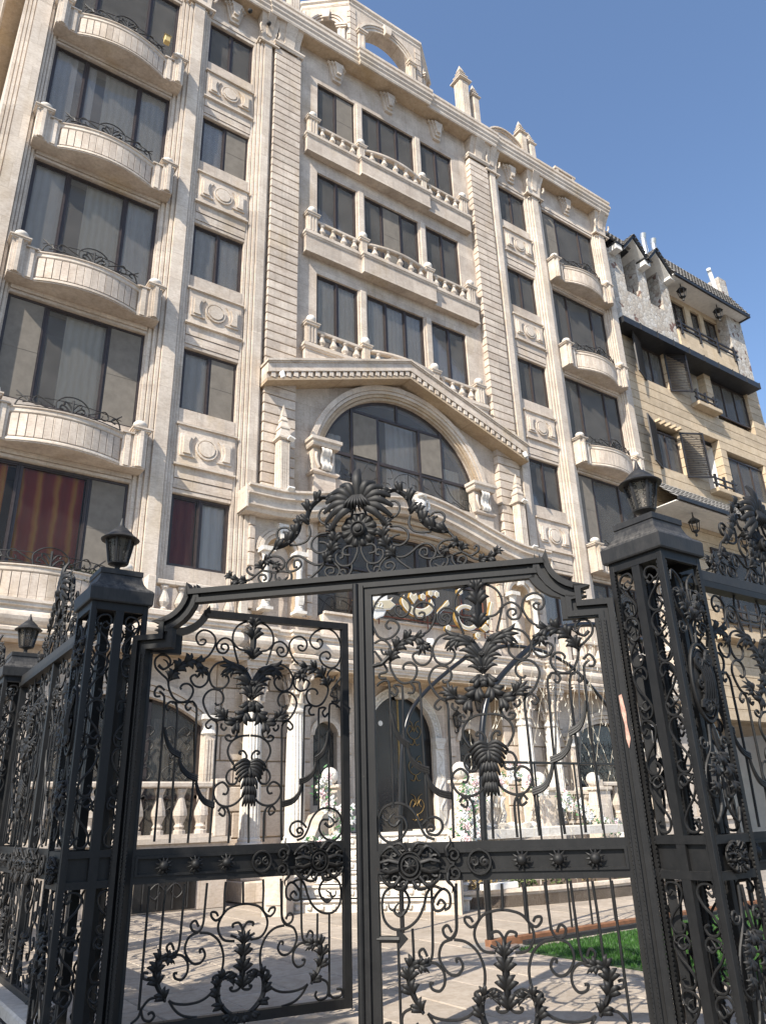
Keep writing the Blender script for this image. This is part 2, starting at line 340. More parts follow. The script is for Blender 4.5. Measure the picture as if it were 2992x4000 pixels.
LEAF_PATHS=((((.780,2.462),(.745,2.574),(.726,2.669),(.749,2.745),(.803,2.791),(.879,2.812)),1),
(((.735,2.625),(.774,2.583),(.827,2.571),(.880,2.574)),1),
(((.465,2.467),(.537,2.504),(.584,2.579),(.591,2.645),(.555,2.695),(.496,2.711),(.451,2.680),(.442,2.636),(.467,2.597),(.503,2.599),(.517,2.626),(.497,2.639),(.472,2.629)),1),
(((.745,2.588),(.720,2.639),(.667,2.659),(.621,2.632),(.603,2.587),(.625,2.545),(.669,2.540),(.697,2.578),(.681,2.610),(.648,2.608),(.640,2.582),(.665,2.565)),1),
(((.258,2.286),(.245,2.320),(.198,2.359),(.154,2.406),(.148,2.461),(.180,2.497),(.229,2.494),(.259,2.460),(.255,2.418),(.229,2.399)),0),
(((.491,2.437),(.536,2.403),(.553,2.354),(.542,2.304),(.501,2.270),(.452,2.280),(.421,2.321),(.426,2.349),(.454,2.361),(.463,2.345)),1),
(((.257,2.307),(.259,2.272),(.273,2.232),(.303,2.182),(.350,2.154),(.404,2.164),(.436,2.203),(.442,2.255),(.409,2.289),(.368,2.287),(.348,2.262),(.357,2.247)),1),
(((.750,2.464),(.676,2.475),(.605,2.450),(.565,2.390),(.561,2.341),(.585,2.285),(.637,2.262),(.686,2.282),(.711,2.326),(.698,2.361),(.667,2.370),(.661,2.353)),1),
(((.656,2.032),(.592,2.043),(.546,2.103),(.523,2.171),(.546,2.228),(.594,2.257),(.652,2.245),(.678,2.197),(.665,2.155),(.629,2.141),(.616,2.157)),1),
(((.234,2.236),(.192,2.267),(.163,2.228),(.172,2.191),(.206,2.192)),0),
(((.195,2.229),(.230,2.198),(.238,2.134),(.244,1.883),(.243,1.199)),0),
(((.332,2.126),(.311,2.152),(.276,2.151),(.254,2.119),(.270,2.092),(.285,2.109)),0),
(((.311,2.152),(.333,2.110),(.341,1.988),(.342,1.730),(.349,1.186)),0),
(((.292,2.147),(.416,2.156),(.449,2.162)),0),
(((.467,2.125),(.449,2.157),(.416,2.156),(.394,2.123),(.415,2.096),(.437,2.118)),0),
(((.449,2.157),(.477,2.114),(.481,1.991),(.488,1.628),(.474,1.181)),0),
(((.641,1.994),(.617,2.031),(.583,2.030),(.552,1.992),(.574,1.966),(.597,1.988)),1),
(((.605,2.031),(.639,1.994),(.638,1.834),(.636,1.475),(.627,1.175)),1),
(((.674,2.005),(.669,1.978),(.693,1.957),(.711,1.979)),1),
(((.758,2.007),(.793,1.975),(.792,1.921),(.764,1.883),(.724,1.883),(.706,1.909),(.734,1.922),(.752,1.901)),1),
(((.777,1.709),(.741,1.761),(.728,1.814),(.753,1.872),(.813,1.911),(.888,1.920)),1),
(((.866,1.735),(.873,1.772),(.851,1.804),(.823,1.806),(.816,1.788),(.835,1.783)),1),
(((.801,1.683),(.746,1.667),(.726,1.616),(.750,1.574),(.794,1.574),(.810,1.605),(.790,1.613)),1),
(((.859,1.491),(.811,1.441),(.747,1.417),(.681,1.434),(.640,1.495),(.648,1.555),(.701,1.585),(.744,1.544),(.732,1.503),(.705,1.506)),1),
(((.684,1.374),(.718,1.353),(.729,1.383),(.704,1.413),(.679,1.384)),1),
(((.704,1.413),(.739,1.408),(.763,1.362),(.765,1.273),(.763,1.170)),1),
(((.902,1.429),(.912,1.165)),0),
(((1.641,2.501),(1.644,2.649),(1.610,2.742),(1.543,2.789),(1.461,2.785),(1.391,2.735),(1.370,2.679),(1.396,2.631),(1.441,2.618),(1.477,2.655),(1.473,2.693),(1.444,2.699),(1.430,2.675)),0),
(((1.642,2.563),(1.608,2.492),(1.550,2.466),(1.486,2.493),(1.455,2.545),(1.477,2.585),(1.522,2.599),(1.549,2.570),(1.534,2.540),(1.510,2.548)),0),
(((1.636,2.443),(1.578,2.465),(1.529,2.426),(1.528,2.378),(1.571,2.362),(1.590,2.399)),0),
(((1.636,2.389),(1.577,2.303),(1.551,2.243),(1.602,2.227),(1.602,2.198),(1.557,2.196)),0),
(((1.413,2.088),(1.376,2.087),(1.366,2.121),(1.388,2.154),(1.345,2.155),(1.327,2.109),(1.324,1.785),(1.315,1.276)),0),
(((1.528,2.102),(1.500,2.073),(1.481,2.107),(1.507,2.142),(1.463,2.141),(1.448,2.100),(1.451,1.785),(1.449,1.376)),0),
(((1.627,2.146),(1.602,2.168),(1.557,2.179),(1.538,2.126),(1.535,1.785),(1.534,1.364)),0),
(((1.313,1.225),(1.290,1.221),(1.278,1.242),(1.301,1.256),(1.326,1.235),(1.313,1.205),(1.261,1.197),(1.224,1.238),(1.237,1.284),(1.288,1.303),(1.329,1.281),(1.353,1.255)),0),
(((1.279,1.171),(1.330,1.189),(1.365,1.244),(1.393,1.315),(1.452,1.376),(1.536,1.390),(1.608,1.357),(1.638,1.288),(1.629,1.205),(1.571,1.160),(1.500,1.178),(1.455,1.241),(1.476,1.303),(1.530,1.306)),0),
(((.882,.914),(.888,.770)),0),
(((.950,.545),(1.023,.557),(1.064,.613),(1.062,.673),(1.012,.742),(.941,.767),(.888,.772)),1),
(((.850,.566),(.808,.583)),1),
(((.886,.577),(.889,.617),(.862,.656),(.820,.649),(.826,.628)),1),
(((.758,.921),(.753,.851),(.754,.741),(.740,.705),(.701,.681),(.669,.706),(.667,.733),(.698,.731),(.714,.707)),1),
(((.626,.919),(.619,.768),(.612,.665),(.583,.622),(.542,.634),(.530,.671),(.559,.691),(.583,.653)),1),
(((.473,.923),(.468,.733),(.460,.549),(.434,.499),(.395,.511),(.378,.547),(.405,.566),(.427,.526)),1),
(((.346,.921),(.338,.742),(.334,.491)),0),
(((.234,.922),(.233,.619),(.228,.203)),0),
(((.583,.618),(.525,.596),(.499,.537),(.513,.484),(.555,.437),(.605,.433),(.637,.473),(.621,.514),(.600,.511),(.606,.493)),1),
(((.593,.615),(.664,.603),(.728,.553),(.762,.471),(.761,.393),(.744,.342)),1),
(((.369,.471),(.416,.488),(.473,.492),(.520,.449),(.524,.389),(.493,.349),(.449,.358),(.437,.388),(.459,.388)),1),
(((.730,.309),(.685,.246),(.618,.211),(.532,.203),(.455,.215),(.415,.236)),1),
(((.415,.236),(.458,.178),(.517,.139),(.604,.121)),1),
(((.353,.259),(.292,.257),(.246,.209),(.227,.163),(.184,.132)),0),
(((.271,.404),(.240,.411),(.245,.377),(.288,.365)),0),
(((.241,.209),(.260,.151),(.303,.134),(.328,.160),(.312,.182),(.286,.172)),0),
(((.860,.340),(.808,.362),(.759,.337),(.711,.311),(.699,.338),(.728,.352),(.744,.338)),1),
(((.903,.284),(.874,.252),(.834,.248),(.818,.266),(.838,.269)),1),
(((1.210,.621),(1.187,.646),(1.173,.694),(1.171,.903)),0),
(((1.284,.800),(1.261,.830),(1.234,.803),(1.262,.773),(1.301,.775),(1.306,.828),(1.249,.889),(1.205,.862),(1.206,.795),(1.240,.774)),0),
(((1.249,.889),(1.305,.905),(1.345,.864),(1.368,.795),(1.409,.725),(1.477,.678),(1.557,.672),(1.615,.721),(1.628,.809),(1.605,.879),(1.535,.908),(1.477,.876),(1.456,.819),(1.488,.759),(1.529,.761)),0),
(((1.443,.675),(1.441,.468)),0),
(((1.534,.664),(1.533,.142)),0),
(((1.466,.260),(1.511,.238),(1.527,.196),(1.511,.144),(1.456,.132),(1.428,.161),(1.439,.187)),0),
(((1.533,.159),(1.566,.134),(1.622,.141),(1.628,.177),(1.589,.185)),0))
LEAF_PLUMES=((((.260,2.307),(.293,2.371),(.344,2.429),(.412,2.458),(.477,2.443),(.493,2.401)),.064,7,2,1),
(((.894,2.183),(.888,2.254),(.859,2.339),(.804,2.423),(.737,2.434)),.098,8,1,1),
(((.865,2.179),(.860,2.119),(.819,2.048),(.749,2.005),(.668,2.065)),.075,8,2,1),
(((.392,.234),(.333,.331),(.316,.416),(.335,.482),(.387,.486)),.058,8,2,1),
(((.900,.113),(.830,.113),(.747,.189),(.732,.275),(.759,.332),(.810,.323)),.050,8,1,1))
LEAF_SWAGS=(((.254,1.955),(.272,1.883),(.312,1.811),(.383,1.770)),((.369,1.750),(.394,1.689),(.445,1.638),(.516,1.612)),((.501,1.597),(.527,1.516),(.573,1.456),(.647,1.429)),((1.523,1.942),(1.506,1.852),(1.469,1.785),(1.415,1.743)),((1.427,1.730),(1.403,1.654),(1.356,1.606),(1.291,1.580)),((1.308,1.569),(1.286,1.495),(1.234,1.444),(1.157,1.424)))
CREST_PATHS=((((-.395,3.389),(-.399,3.450),(-.381,3.517),(-.337,3.574),(-.278,3.591),(-.212,3.571),(-.164,3.531),(-.142,3.468),(-.165,3.402),(-.227,3.371),(-.289,3.396),(-.313,3.452),(-.293,3.500),(-.252,3.509),(-.223,3.477)),1),
(((-.391,3.379),(-.378,3.317),(-.405,3.260),(-.467,3.237),(-.540,3.237)),1),
(((-.527,3.355),(-.572,3.384),(-.624,3.377),(-.645,3.334),(-.618,3.289),(-.574,3.296),(-.564,3.333),(-.594,3.351)),1),
(((-.736,3.130),(-.700,3.178),(-.665,3.219),(-.599,3.250)),1),
(((-.235,3.306),(-.307,3.302),(-.361,3.259),(-.366,3.197),(-.314,3.154),(-.256,3.164),(-.237,3.199),(-.264,3.231),(-.307,3.239)),1),
(((-.267,3.067),(-.328,3.062),(-.385,3.089),(-.451,3.139),(-.509,3.146),(-.552,3.112),(-.566,3.070),(-.536,3.030),(-.479,3.040),(-.447,3.073),(-.465,3.111),(-.501,3.107),(-.501,3.063),(-.477,3.060)),1),
(((-.267,3.067),(-.313,3.017),(-.384,2.957)),1),
(((-.021,3.192),(-.016,3.133),(-.062,3.044),(-.136,3.036),(-.178,3.084),(-.171,3.130),(-.135,3.137),(-.125,3.104),(-.150,3.094)),1),
(((-.032,3.178),(-.092,3.184),(-.124,3.155),(-.114,3.121),(-.072,3.113)),1),
(((-.235,3.069),(-.185,3.055),(-.152,3.009),(-.165,2.967),(-.200,2.951),(-.242,2.967),(-.262,3.005),(-.235,3.031),(-.196,3.020),(-.200,2.989),(-.228,2.986)),1),
(((-.062,3.044),(-.057,3.015),(-.073,2.973),(-.109,2.955),(-.145,2.980),(-.143,3.001),(-.115,3.002),(-.105,2.976)),1),
(((-.714,3.150),(-.663,3.161),(-.611,3.147),(-.578,3.104),(-.595,3.058),(-.645,3.033),(-.697,3.045),(-.748,3.057)),1),
(((-.583,3.035),(-.631,3.036),(-.650,3.005),(-.629,2.963),(-.571,2.951),(-.528,2.961),(-.520,2.993),(-.536,3.023),(-.583,3.035)),1),
(((-.622,2.991),(-.593,2.963),(-.550,2.988)),1),
(((-.682,3.044),(-.681,3.000),(-.709,2.956),(-.752,2.960),(-.779,2.995),(-.769,3.023),(-.732,3.019),(-.721,2.989),(-.742,2.980)),1),
(((-1.002,2.957),(-.929,2.979),(-.849,2.994),(-.792,3.032),(-.749,3.065),(-.714,3.128)),1),
(((-.806,3.019),(-.858,3.046),(-.874,3.076),(-.857,3.097),(-.841,3.073)),1),
(((-.068,3.382),(-.038,3.484)),1),
(((-.059,3.527),(-.117,3.518),(-.150,3.560),(-.138,3.613),(-.102,3.593)),1))
CREST_PLUMES=((((-.395,3.389),(-.399,3.450),(-.381,3.517),(-.337,3.566),(-.278,3.598),(-.227,3.577)),.066,8,1,1),
(((-.665,3.219),(-.584,3.241),(-.519,3.287),(-.475,3.342),(-.454,3.401)),.070,8,1,1),
(((-.267,3.070),(-.221,3.131),(-.192,3.202),(-.184,3.267),(-.206,3.329)),.062,8,2,1),
(((-.749,3.072),(-.765,3.103),(-.728,3.125),(-.684,3.117),(-.639,3.084)),.048,5,2,1),
(((-.870,2.974),(-.915,2.992),(-.960,2.996),(-.999,3.029)),.048,5,2,1))
# ================================================================== main apartment building
BLD = thing('apartment_building', 'tall beige stone apartment building with curved balconies, pilasters and central pediment', 'building')
ZT = lambda k: 14.942+3.6*(k-4)          # window head of floor k
S, T = M['stone'], M['trim']
def wave_curtain(x0, x1, z0, z1, y, m, parent, amp=.022, pitch=.17, name='curtain'):
    mb = MB(); n = max(8, int((x1-x0)/pitch*6)); ph = rnd.random()*6; V = []
    for i in range(n+1):
        x = x0+(x1-x0)*i/n; yy = y+amp*math.sin((x/pitch)*2*math.pi+ph+.7*math.sin(x*5))*(.7+.3*math.sin(x*2.3))
        V += [(x, yy, z0), (x, yy*.6+y*.4, z1)]
    mb.add(V, [(2*i,2*i+2,2*i+3,2*i+1) for i in range(n)])
    return mb.build(name, m, parent, smooth=60)
def window(parent, x0, x1, z0, z1, cuts, y=0.0, curtain=None, screen=(), fr=.05, gl='glass', fm='frame', room=True):
    """cuts: pane boundaries as fractions"""
    f = MB(); d0, d1 = y-.02, y+.06
    f.box(x0,x0+fr,d0,d1,z0,z1); f.box(x1-fr,x1,d0,d1,z0,z1)
    f.box(x0+fr,x1-fr,d0,d1,z1-fr,z1); f.box(x0+fr,x1-fr,d0,d1,z0,z0+fr)
    xs = [x0+fr]+[x0+(x1-x0)*c for c in cuts]+[x1-fr]
    for c in xs[1:-1]:
        f.box(c-.032,c-.006,d0-.006,d1,z0+fr,z1-fr); f.box(c+.006,c+.032,d0+.012,d1,z0+fr,z1-fr); f.box(c-.006,c+.006,d0+.03,d1,z0+fr,z1-fr)
    wn = f.build('window', M[fm], parent)
    for i in range(len(xs)-1):
        a = xs[i]+(.032 if i else 0); b = xs[i+1]-(.032 if i < len(xs)-2 else 0)
        s = MB()      # thin sash around each pane
        e = .028; yy = y+.0
        s.box(a,a+e,yy,yy+.04,z0+fr,z1-fr); s.box(b-e,b,yy,yy+.04,z0+fr,z1-fr); s.box(a+e,b-e,yy,yy+.04,z1-fr-e,z1-fr); s.box(a+e,b-e,yy,yy+.04,z0+fr,z0+fr+e)
        s.build('sash', M[fm], wn)
        p = MB().box(a+e,b-e,y+.018,y+.024,z0+fr+e,z1-fr-e); p.build('pane', M[gl], wn)
        if i in screen:
            q = MB().box(a+.01,b-.01,y-.012,y-.008,z0+fr+.01,z1-fr-.01); q.box(a+.01,b-.01,y-.016,y-.012,(z0+z1)/2-.012,(z0+z1)/2+.012); q.build('insect_screen', M['screen'], wn)
    if curtain:
        for (a,b,mn) in curtain:
            wave_curtain(x0+(x1-x0)*a, x0+(x1-x0)*b, z0+.05, z1-.03, y+.085, M[mn], wn)
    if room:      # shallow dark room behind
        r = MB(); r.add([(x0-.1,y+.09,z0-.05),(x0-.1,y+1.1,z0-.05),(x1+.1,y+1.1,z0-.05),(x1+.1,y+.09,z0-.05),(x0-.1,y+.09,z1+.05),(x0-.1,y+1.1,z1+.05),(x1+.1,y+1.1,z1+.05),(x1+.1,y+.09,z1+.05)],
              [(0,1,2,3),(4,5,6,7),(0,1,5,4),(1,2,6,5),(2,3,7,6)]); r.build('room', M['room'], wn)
    return wn
def bb(name, m, *boxes, parent=BLD, c=0, smooth=None):
    mb = MB()
    for b in boxes: mb.box(*b, c=c)
    return mb.build(name, m, parent, smooth=smooth)

# --- solid walls bay by bay (front y=-.08)
WB = .30
def wall_bay(x0, x1, wins, ztop=23.4, zbot=0, y0=-.08, y1=WB, m=None):
    """vertical strip x0..x1 with window holes [(wx0,wx1,wz0,wz1)] stacked bottom-up"""
    mb = MB(); z = zbot
    for (a,b,c,d) in sorted(wins, key=lambda q: q[2]):
        mb.box(x0,x1,y0,y1,z,c); 
        if a > x0: mb.box(x0,a,y0,y1,c,d)
        if b < x1: mb.box(b,x1,y0,y1,c,d)
        z = d
    mb.box(x0,x1,y0,y1,z,ztop); return mb.build('wall', m or S, BLD)
for s in (-1,1):
    def mx(a,b): return (a,b) if s > 0 else (-b,-a)
    # narrow bay
    a,b = mx(4.13,6.9); wa,wb = mx(4.745,6.049)
    wall_bay(a,b,[(wa,wb,ZT(k)-1.587,ZT(k)) for k in range(2,7)], zbot=4.3)
    # balcony bay
    a,b = mx(6.9,10.45); wa,wb = mx(6.93,9.70)
    wall_bay(a,b,[(wa,wb,ZT(k)-(2.35 if k>2 else 2.1),ZT(k)) for k in range(2,7)], zbot=4.3)
    # behind rusticated pilaster
    a,b = mx(3.2,4.13); bb('wall', S, (a,b,-.07,WB,0,23.4))
    # central bay above the pediment
    # (built below as one strip per window)
    x_w = mx(1.29,2.618)
    a,b = mx(1.0,3.2); wall_bay(a,b,[(x_w[0],x_w[1],ZT(k)-2.1,ZT(k)) for k in (4,5,6)], zbot=12.0)
for (za_,zb_) in ((12.0,ZT(4)-2.1),(ZT(4),ZT(5)-2.1),(ZT(5),ZT(6)-2.1),(ZT(6),23.4)): bb('wall', S, (-1.0,1.0,-.08,WB,za_,zb_))
# closed back and roof of the block
bb('side_wall', S, (-10.45,-10.30,WB,9,0,23.4)); bb('side_wall', S, (10.30,10.45,WB,9,0,23.4)); bb('rear_wall', S, (-10.45,10.45,9,9.2,0,23.4)); bb('roof_deck', M['joint'], (-10.45,10.45,-.05,9.2,23.4,23.55))

# --- windows
CUR = ['curtain','curtain2','curtain','curtain2']
def rand_curtain(n):
    r = rnd.random()
    if r < .55: return [(.02,.98,rnd.choice(CUR))]
    if r < .8: return [(.02,.38+.12*rnd.random(),rnd.choice(CUR)),(.58+.12*rnd.random(),.98,rnd.choice(CUR))]
    return [(.02,.2,rnd.choice(CUR)),(.38+.1*rnd.random(),.98,rnd.choice(CUR))]
for k in range(2,7):
    z1 = ZT(k)
    for s in (-1,1):
        x0,x1 = (4.745,6.049) if s > 0 else (-6.049,-4.745)
        scr = {(-1,5):(1,),(-1,3):(1,),(-1,2):()}.get((s,k),())
        cu = [(.02,.45,'curtain_dkred'),(.55,.98,'curtain2')] if (s,k)==(-1,2) else rand_curtain(2)
        window(BLD, x0, x1, z1-1.587, z1, (.5,), 0, cu, scr, gl='glass_clear' if (s,k)==(-1,2) else 'glass')
        x0,x1 = (6.93,9.70) if s > 0 else (-9.70,-6.93)
        cuts = (.27,.73); scr = ()
        if s < 0:
            scr = {3:(0,2),2:(2,)}.get(k,())
            cu = {2:[(.28,.70,'curtain_red'),(.02,.2,'curtain_red')],3:[(.02,.25,'curtain2'),(.42,.97,'curtain')],4:[(.02,.26,'curtain2'),(.42,.72,'curtain'),(.74,.98,'curtain2')],5:[(.44,.72,'curtain'),(.74,.98,'curtain'),(.02,.2,'curtain2'),(.29,.36,'curtain2')],6:[(.30,.66,'curtain'),(.76,.98,'curtain'),(.02,.14,'curtain2')]}[k]
        else:
            cu = [(.02,.24,'curtain2'),(.29,.75,'curtain'),(.78,.98,'curtain')]; scr = {6:(0,),3:(0,)}.get(k,())
        window(BLD, x0, x1, z1-(2.35 if k>2 else 2.1), z1, cuts, 0, cu, scr, gl='glass_clear' if (s,k)==(-1,2) else 'glass')
    if k >= 4:
        window(BLD, -1.0, 1.0, z1-2.1, z1, (.33,.67), 0, rand_curtain(3), (1,) if k==5 else ())
        for s in (-1,1):
            x0,x1 = (1.29,2.618) if s > 0 else (-2.618,-1.29)
            window(BLD, x0, x1, z1-2.1, z1, (.5,), 0, rand_curtain(2), (1,) if (k==6 and s<0) else ())
            # stone jamb between the windows
            bb('jamb', T, (s*1.06,s*1.23,-.12,-.075,z1-2.1,z1+.02))

# --- stepped (fluted) pilasters
def pil_plan(xo, xi, fo, fi, y=-.26, yb=-.06, n=3):
    """outer edge xo .. face fo..fi .. inner edge xi, stepped with thin grooves"""
    pts = [(xo,yb)]
    for i in range(n):
        x0 = xo+(fo-xo)*i/n; x1 = xo+(fo-xo)*(i+1)/n; yy = yb+(y-yb)*(i+1)/(n+1)
        pts += [(x0,yy),(x0+(x1-x0)*.72,yy),(x0+(x1-x0)*.72,yy+.028),(x1,yy+.028)]
    pts += [(fo,y),(fi,y)]
    for i in range(n-1,-1,-1):
        x0 = xi+(fi-xi)*i/n; x1 = xi+(fi-xi)*(i+1)/n; yy = yb+(y-yb)*(i+1)/(n+1)
        pts += [(x1,yy+.028),(x0+(x1-x0)*.72,yy+.028),(x0+(x1-x0)*.72,yy),(x0,yy)]
    pts += [(xi,yb)]
    return pts
PIL = ((6.885,6.06,6.585,6.295),(4.735,4.135,4.47,4.25),(10.50,9.735,10.26,9.94))
for s in (-1,1):
    for (xo,xi,fo,fi) in PIL:
        zb = 5.0
        pts = [(s*x,y) for x,y in pil_plan(xo,xi,fo,fi)]
        # two shafts stacked so that a joint shows
        zz = [zb, 8.6, 12.3, 16.0, 19.4, 22.30]
        for i in range(5):
            MB().prism(pts, zz[i]+.003, zz[i+1], 'z').build('pilaster', T, BLD)
        # neck ledge and flared capital
        c = (fo+fi)/2*s; h0 = abs(xo-xi)/2*.92
        MB().sweep([(c-h0,-.05),(c-h0,-.27),(c+h0,-.27),(c+h0,-.05)],[(0,22.30),(.05,22.31),(.05,22.36),(.02,22.40),(0,22.40)]).build('capital_ledge', T, BLD)
        cp = MB(); rings = []
        for t in range(7):
            q = t/6; w_ = h0*(.80+.32*q*q); d = -.26-.20*q*q; z = 22.40+.93*q
            rings.append([(c-w_,-.05,z),(c-w_,d,z),(c+w_,d,z),(c+w_,-.05,z)])
        cp.loft(rings)
        rings = []
        for t in range(7):
            q = t/6; w_ = h0*(.26+.20*q); d = -.30-.24*q*q; z = 22.62+.71*q
            rings.append([(c-w_,-.2,z),(c-w_,d,z),(c+w_,d,z),(c+w_,-.2,z)])
        cp.loft(rings)
        cp.build('capital', T, BLD)
        # little corner scrolls of the capital
        for e in (-1,1):
            MB().tube(spline([(c+e*h0*.95,-.33,22.62),(c+e*h0*1.12,-.36,22.75),(c+e*h0*1.05,-.38,22.86)],4),.035,6).build('volute', T, BLD)

# --- rusticated pilasters made of stone courses
blk = MB().box(-.4225,.4225,-.20,0,.012,.243,c=.012).mesh('stone_block', S)
for s in (-1,1):
    cx = s*3.705; MB().box(cx-.40,cx+.40,-.235,-.06,8.1,22.46).build('pilaster_core', M['soffit'], BLD)
    n = 0; z = 8.12
    while z < 22.4:
        if not (10.95 < z < 11.35): link('stone_block', blk, BLD, (cx,-.07,z))
        z += .255
    MB().sweep([(cx-.43,-.06),(cx-.43,-.28),(cx+.43,-.28),(cx+.43,-.06)],[(0,22.45),(.03,22.45),(.05,22.50),(.07,22.52),(.07,22.58),(0,22.62)]).build('capital_ledge', T, BLD)
    cp = MB()
    for dx,w0,w1 in ((-.24,.10,.15),(0,.15,.19),(.24,.10,.15)):
        rings = []
        for t in range(6):
            q = t/5; w_ = w0+(w1-w0)*q; d = -.27-.22*q*q - (.05 if dx==0 else 0); z = 22.62+.70*q
            rings.append([(cx+dx-w_,-.06,z),(cx+dx-w_,d,z),(cx+dx+w_,d,z),(cx+dx+w_,-.06,z)])
        cp.loft(rings)
    cp.build('capital', T, BLD)

# --- spandrel reliefs of the narrow bays
def relief_mesh():
    mb = MB()
    def br(g, y0, y1):     # bracket with a concave side; g shrinks it
        out = []
        xo = -.59+g; zo = .26-g; r = .36+g
        out += [(xo,zo)]
        zs = [zo-2*zo*i/8 for i in range(9)]
        side = [(-math.sqrt(max(r*r-z*z,.0004)),z) for z in zs]
        return [(xo,zo)]+side+[(xo,-zo)]
    for e in (-1,1):
        for g,y in ((0,-.04),(.055,-.072)):
            mb.prism([(e*x,z) for x,z in br(g,0,0)], y, .005)
    for r,y in ((.245,-.03),(.20,-.05),(.165,-.038)):
        pass
    ring = lambda r0,r1,y: [((x0,y,z0),(x1,y,z1)) for (x0,z0),(x1,z1) in zip(arc(0,0,r0,0,2*math.pi,28),arc(0,0,r1,0,2*math.pi,28))]
    prof = [(.25,.005),(.25,-.045),(.215,-.045),(.213,-.028),(.185,-.028),(.183,-.06),(.001,-.062)]
    rings = [[(r*math.cos(2*math.pi*i/28), y, r*math.sin(2*math.pi*i/28)) for i in range(28)] for r,y in prof]
    mb.loft(rings); return mb.mesh('relief_panel', T)
REL = relief_mesh()
for s in (-1,1):
    cx = s*5.397
    for k in range(1,7):
        zt = ZT(k)
        if k == 1: zt = 4.15
        if k == 6: 
            # fascias above the top window
            for (za,zb_,y) in ((0,.12,-.10),(.12,.30,-.12)): bb('fascia', T, (cx-.72,cx+.72,y,-.07,zt+za+.01,zt+zb_))
            continue
        if k > 1:
            for (za,zb_,y) in ((.012,.094,-.10),(.11,.325,-.115),(.345,.63,-.13)): bb('fascia', S, (cx-.655,cx+.655,y,-.07,zt+za,zt+zb_))
        if k == 1: continue
        bb('spandrel', S, (cx-.66,cx+.66,-.15,-.07,zt+.66,zt+1.585))
        bb('ledge', T, (cx-.70,cx+.70,-.20,-.07,zt+.62,zt+.66)); bb('ledge', T, (cx-.70,cx+.70,-.20,-.07,zt+1.585,zt+1.63))
        link('relief_panel', REL, BLD, (cx,-.15,zt+1.12))
        bb('sill', S, (cx-.655,cx+.655,-.115,-.07,zt+1.64,zt+2.01))

# --- keystones above the top windows
def key_mesh():
    mb = MB()
    for i,(h,wt,wb,y) in enumerate(((.74,.33,.14,-.09),(.60,.24,.10,-.16),(.46,.16,.065,-.23))):
        z0 = -.37+.10*i
        mb.prism([(-wt,z0+h),(wt,z0+h),(wt,z0+h-.12),(wb+(wt-wb)*.72,z0+h-.12),(wb,z0),(-wb,z0),(-wb-(wt-wb)*.72,z0+h-.12),(-wt,z0+h-.12)], y, .0)
    return mb.mesh('keystone', T)
KEY = key_mesh()
for x in (-1.97,0,1.97,-5.397,5.397,-8.303,8.303): link('keystone', KEY, BLD, (x,-.08,22.90))
mb = MB()
for i in range(4): mb.tube(spline([(-.08+.053*i,-.26,23.08),(-.09+.06*i,-.31,22.95),(-.06+.04*i,-.30,22.80),(-.03+.02*i,-.28,22.70)],4),.03,6)
mb.build('keystone_leaf', T, BLD, smooth=60)

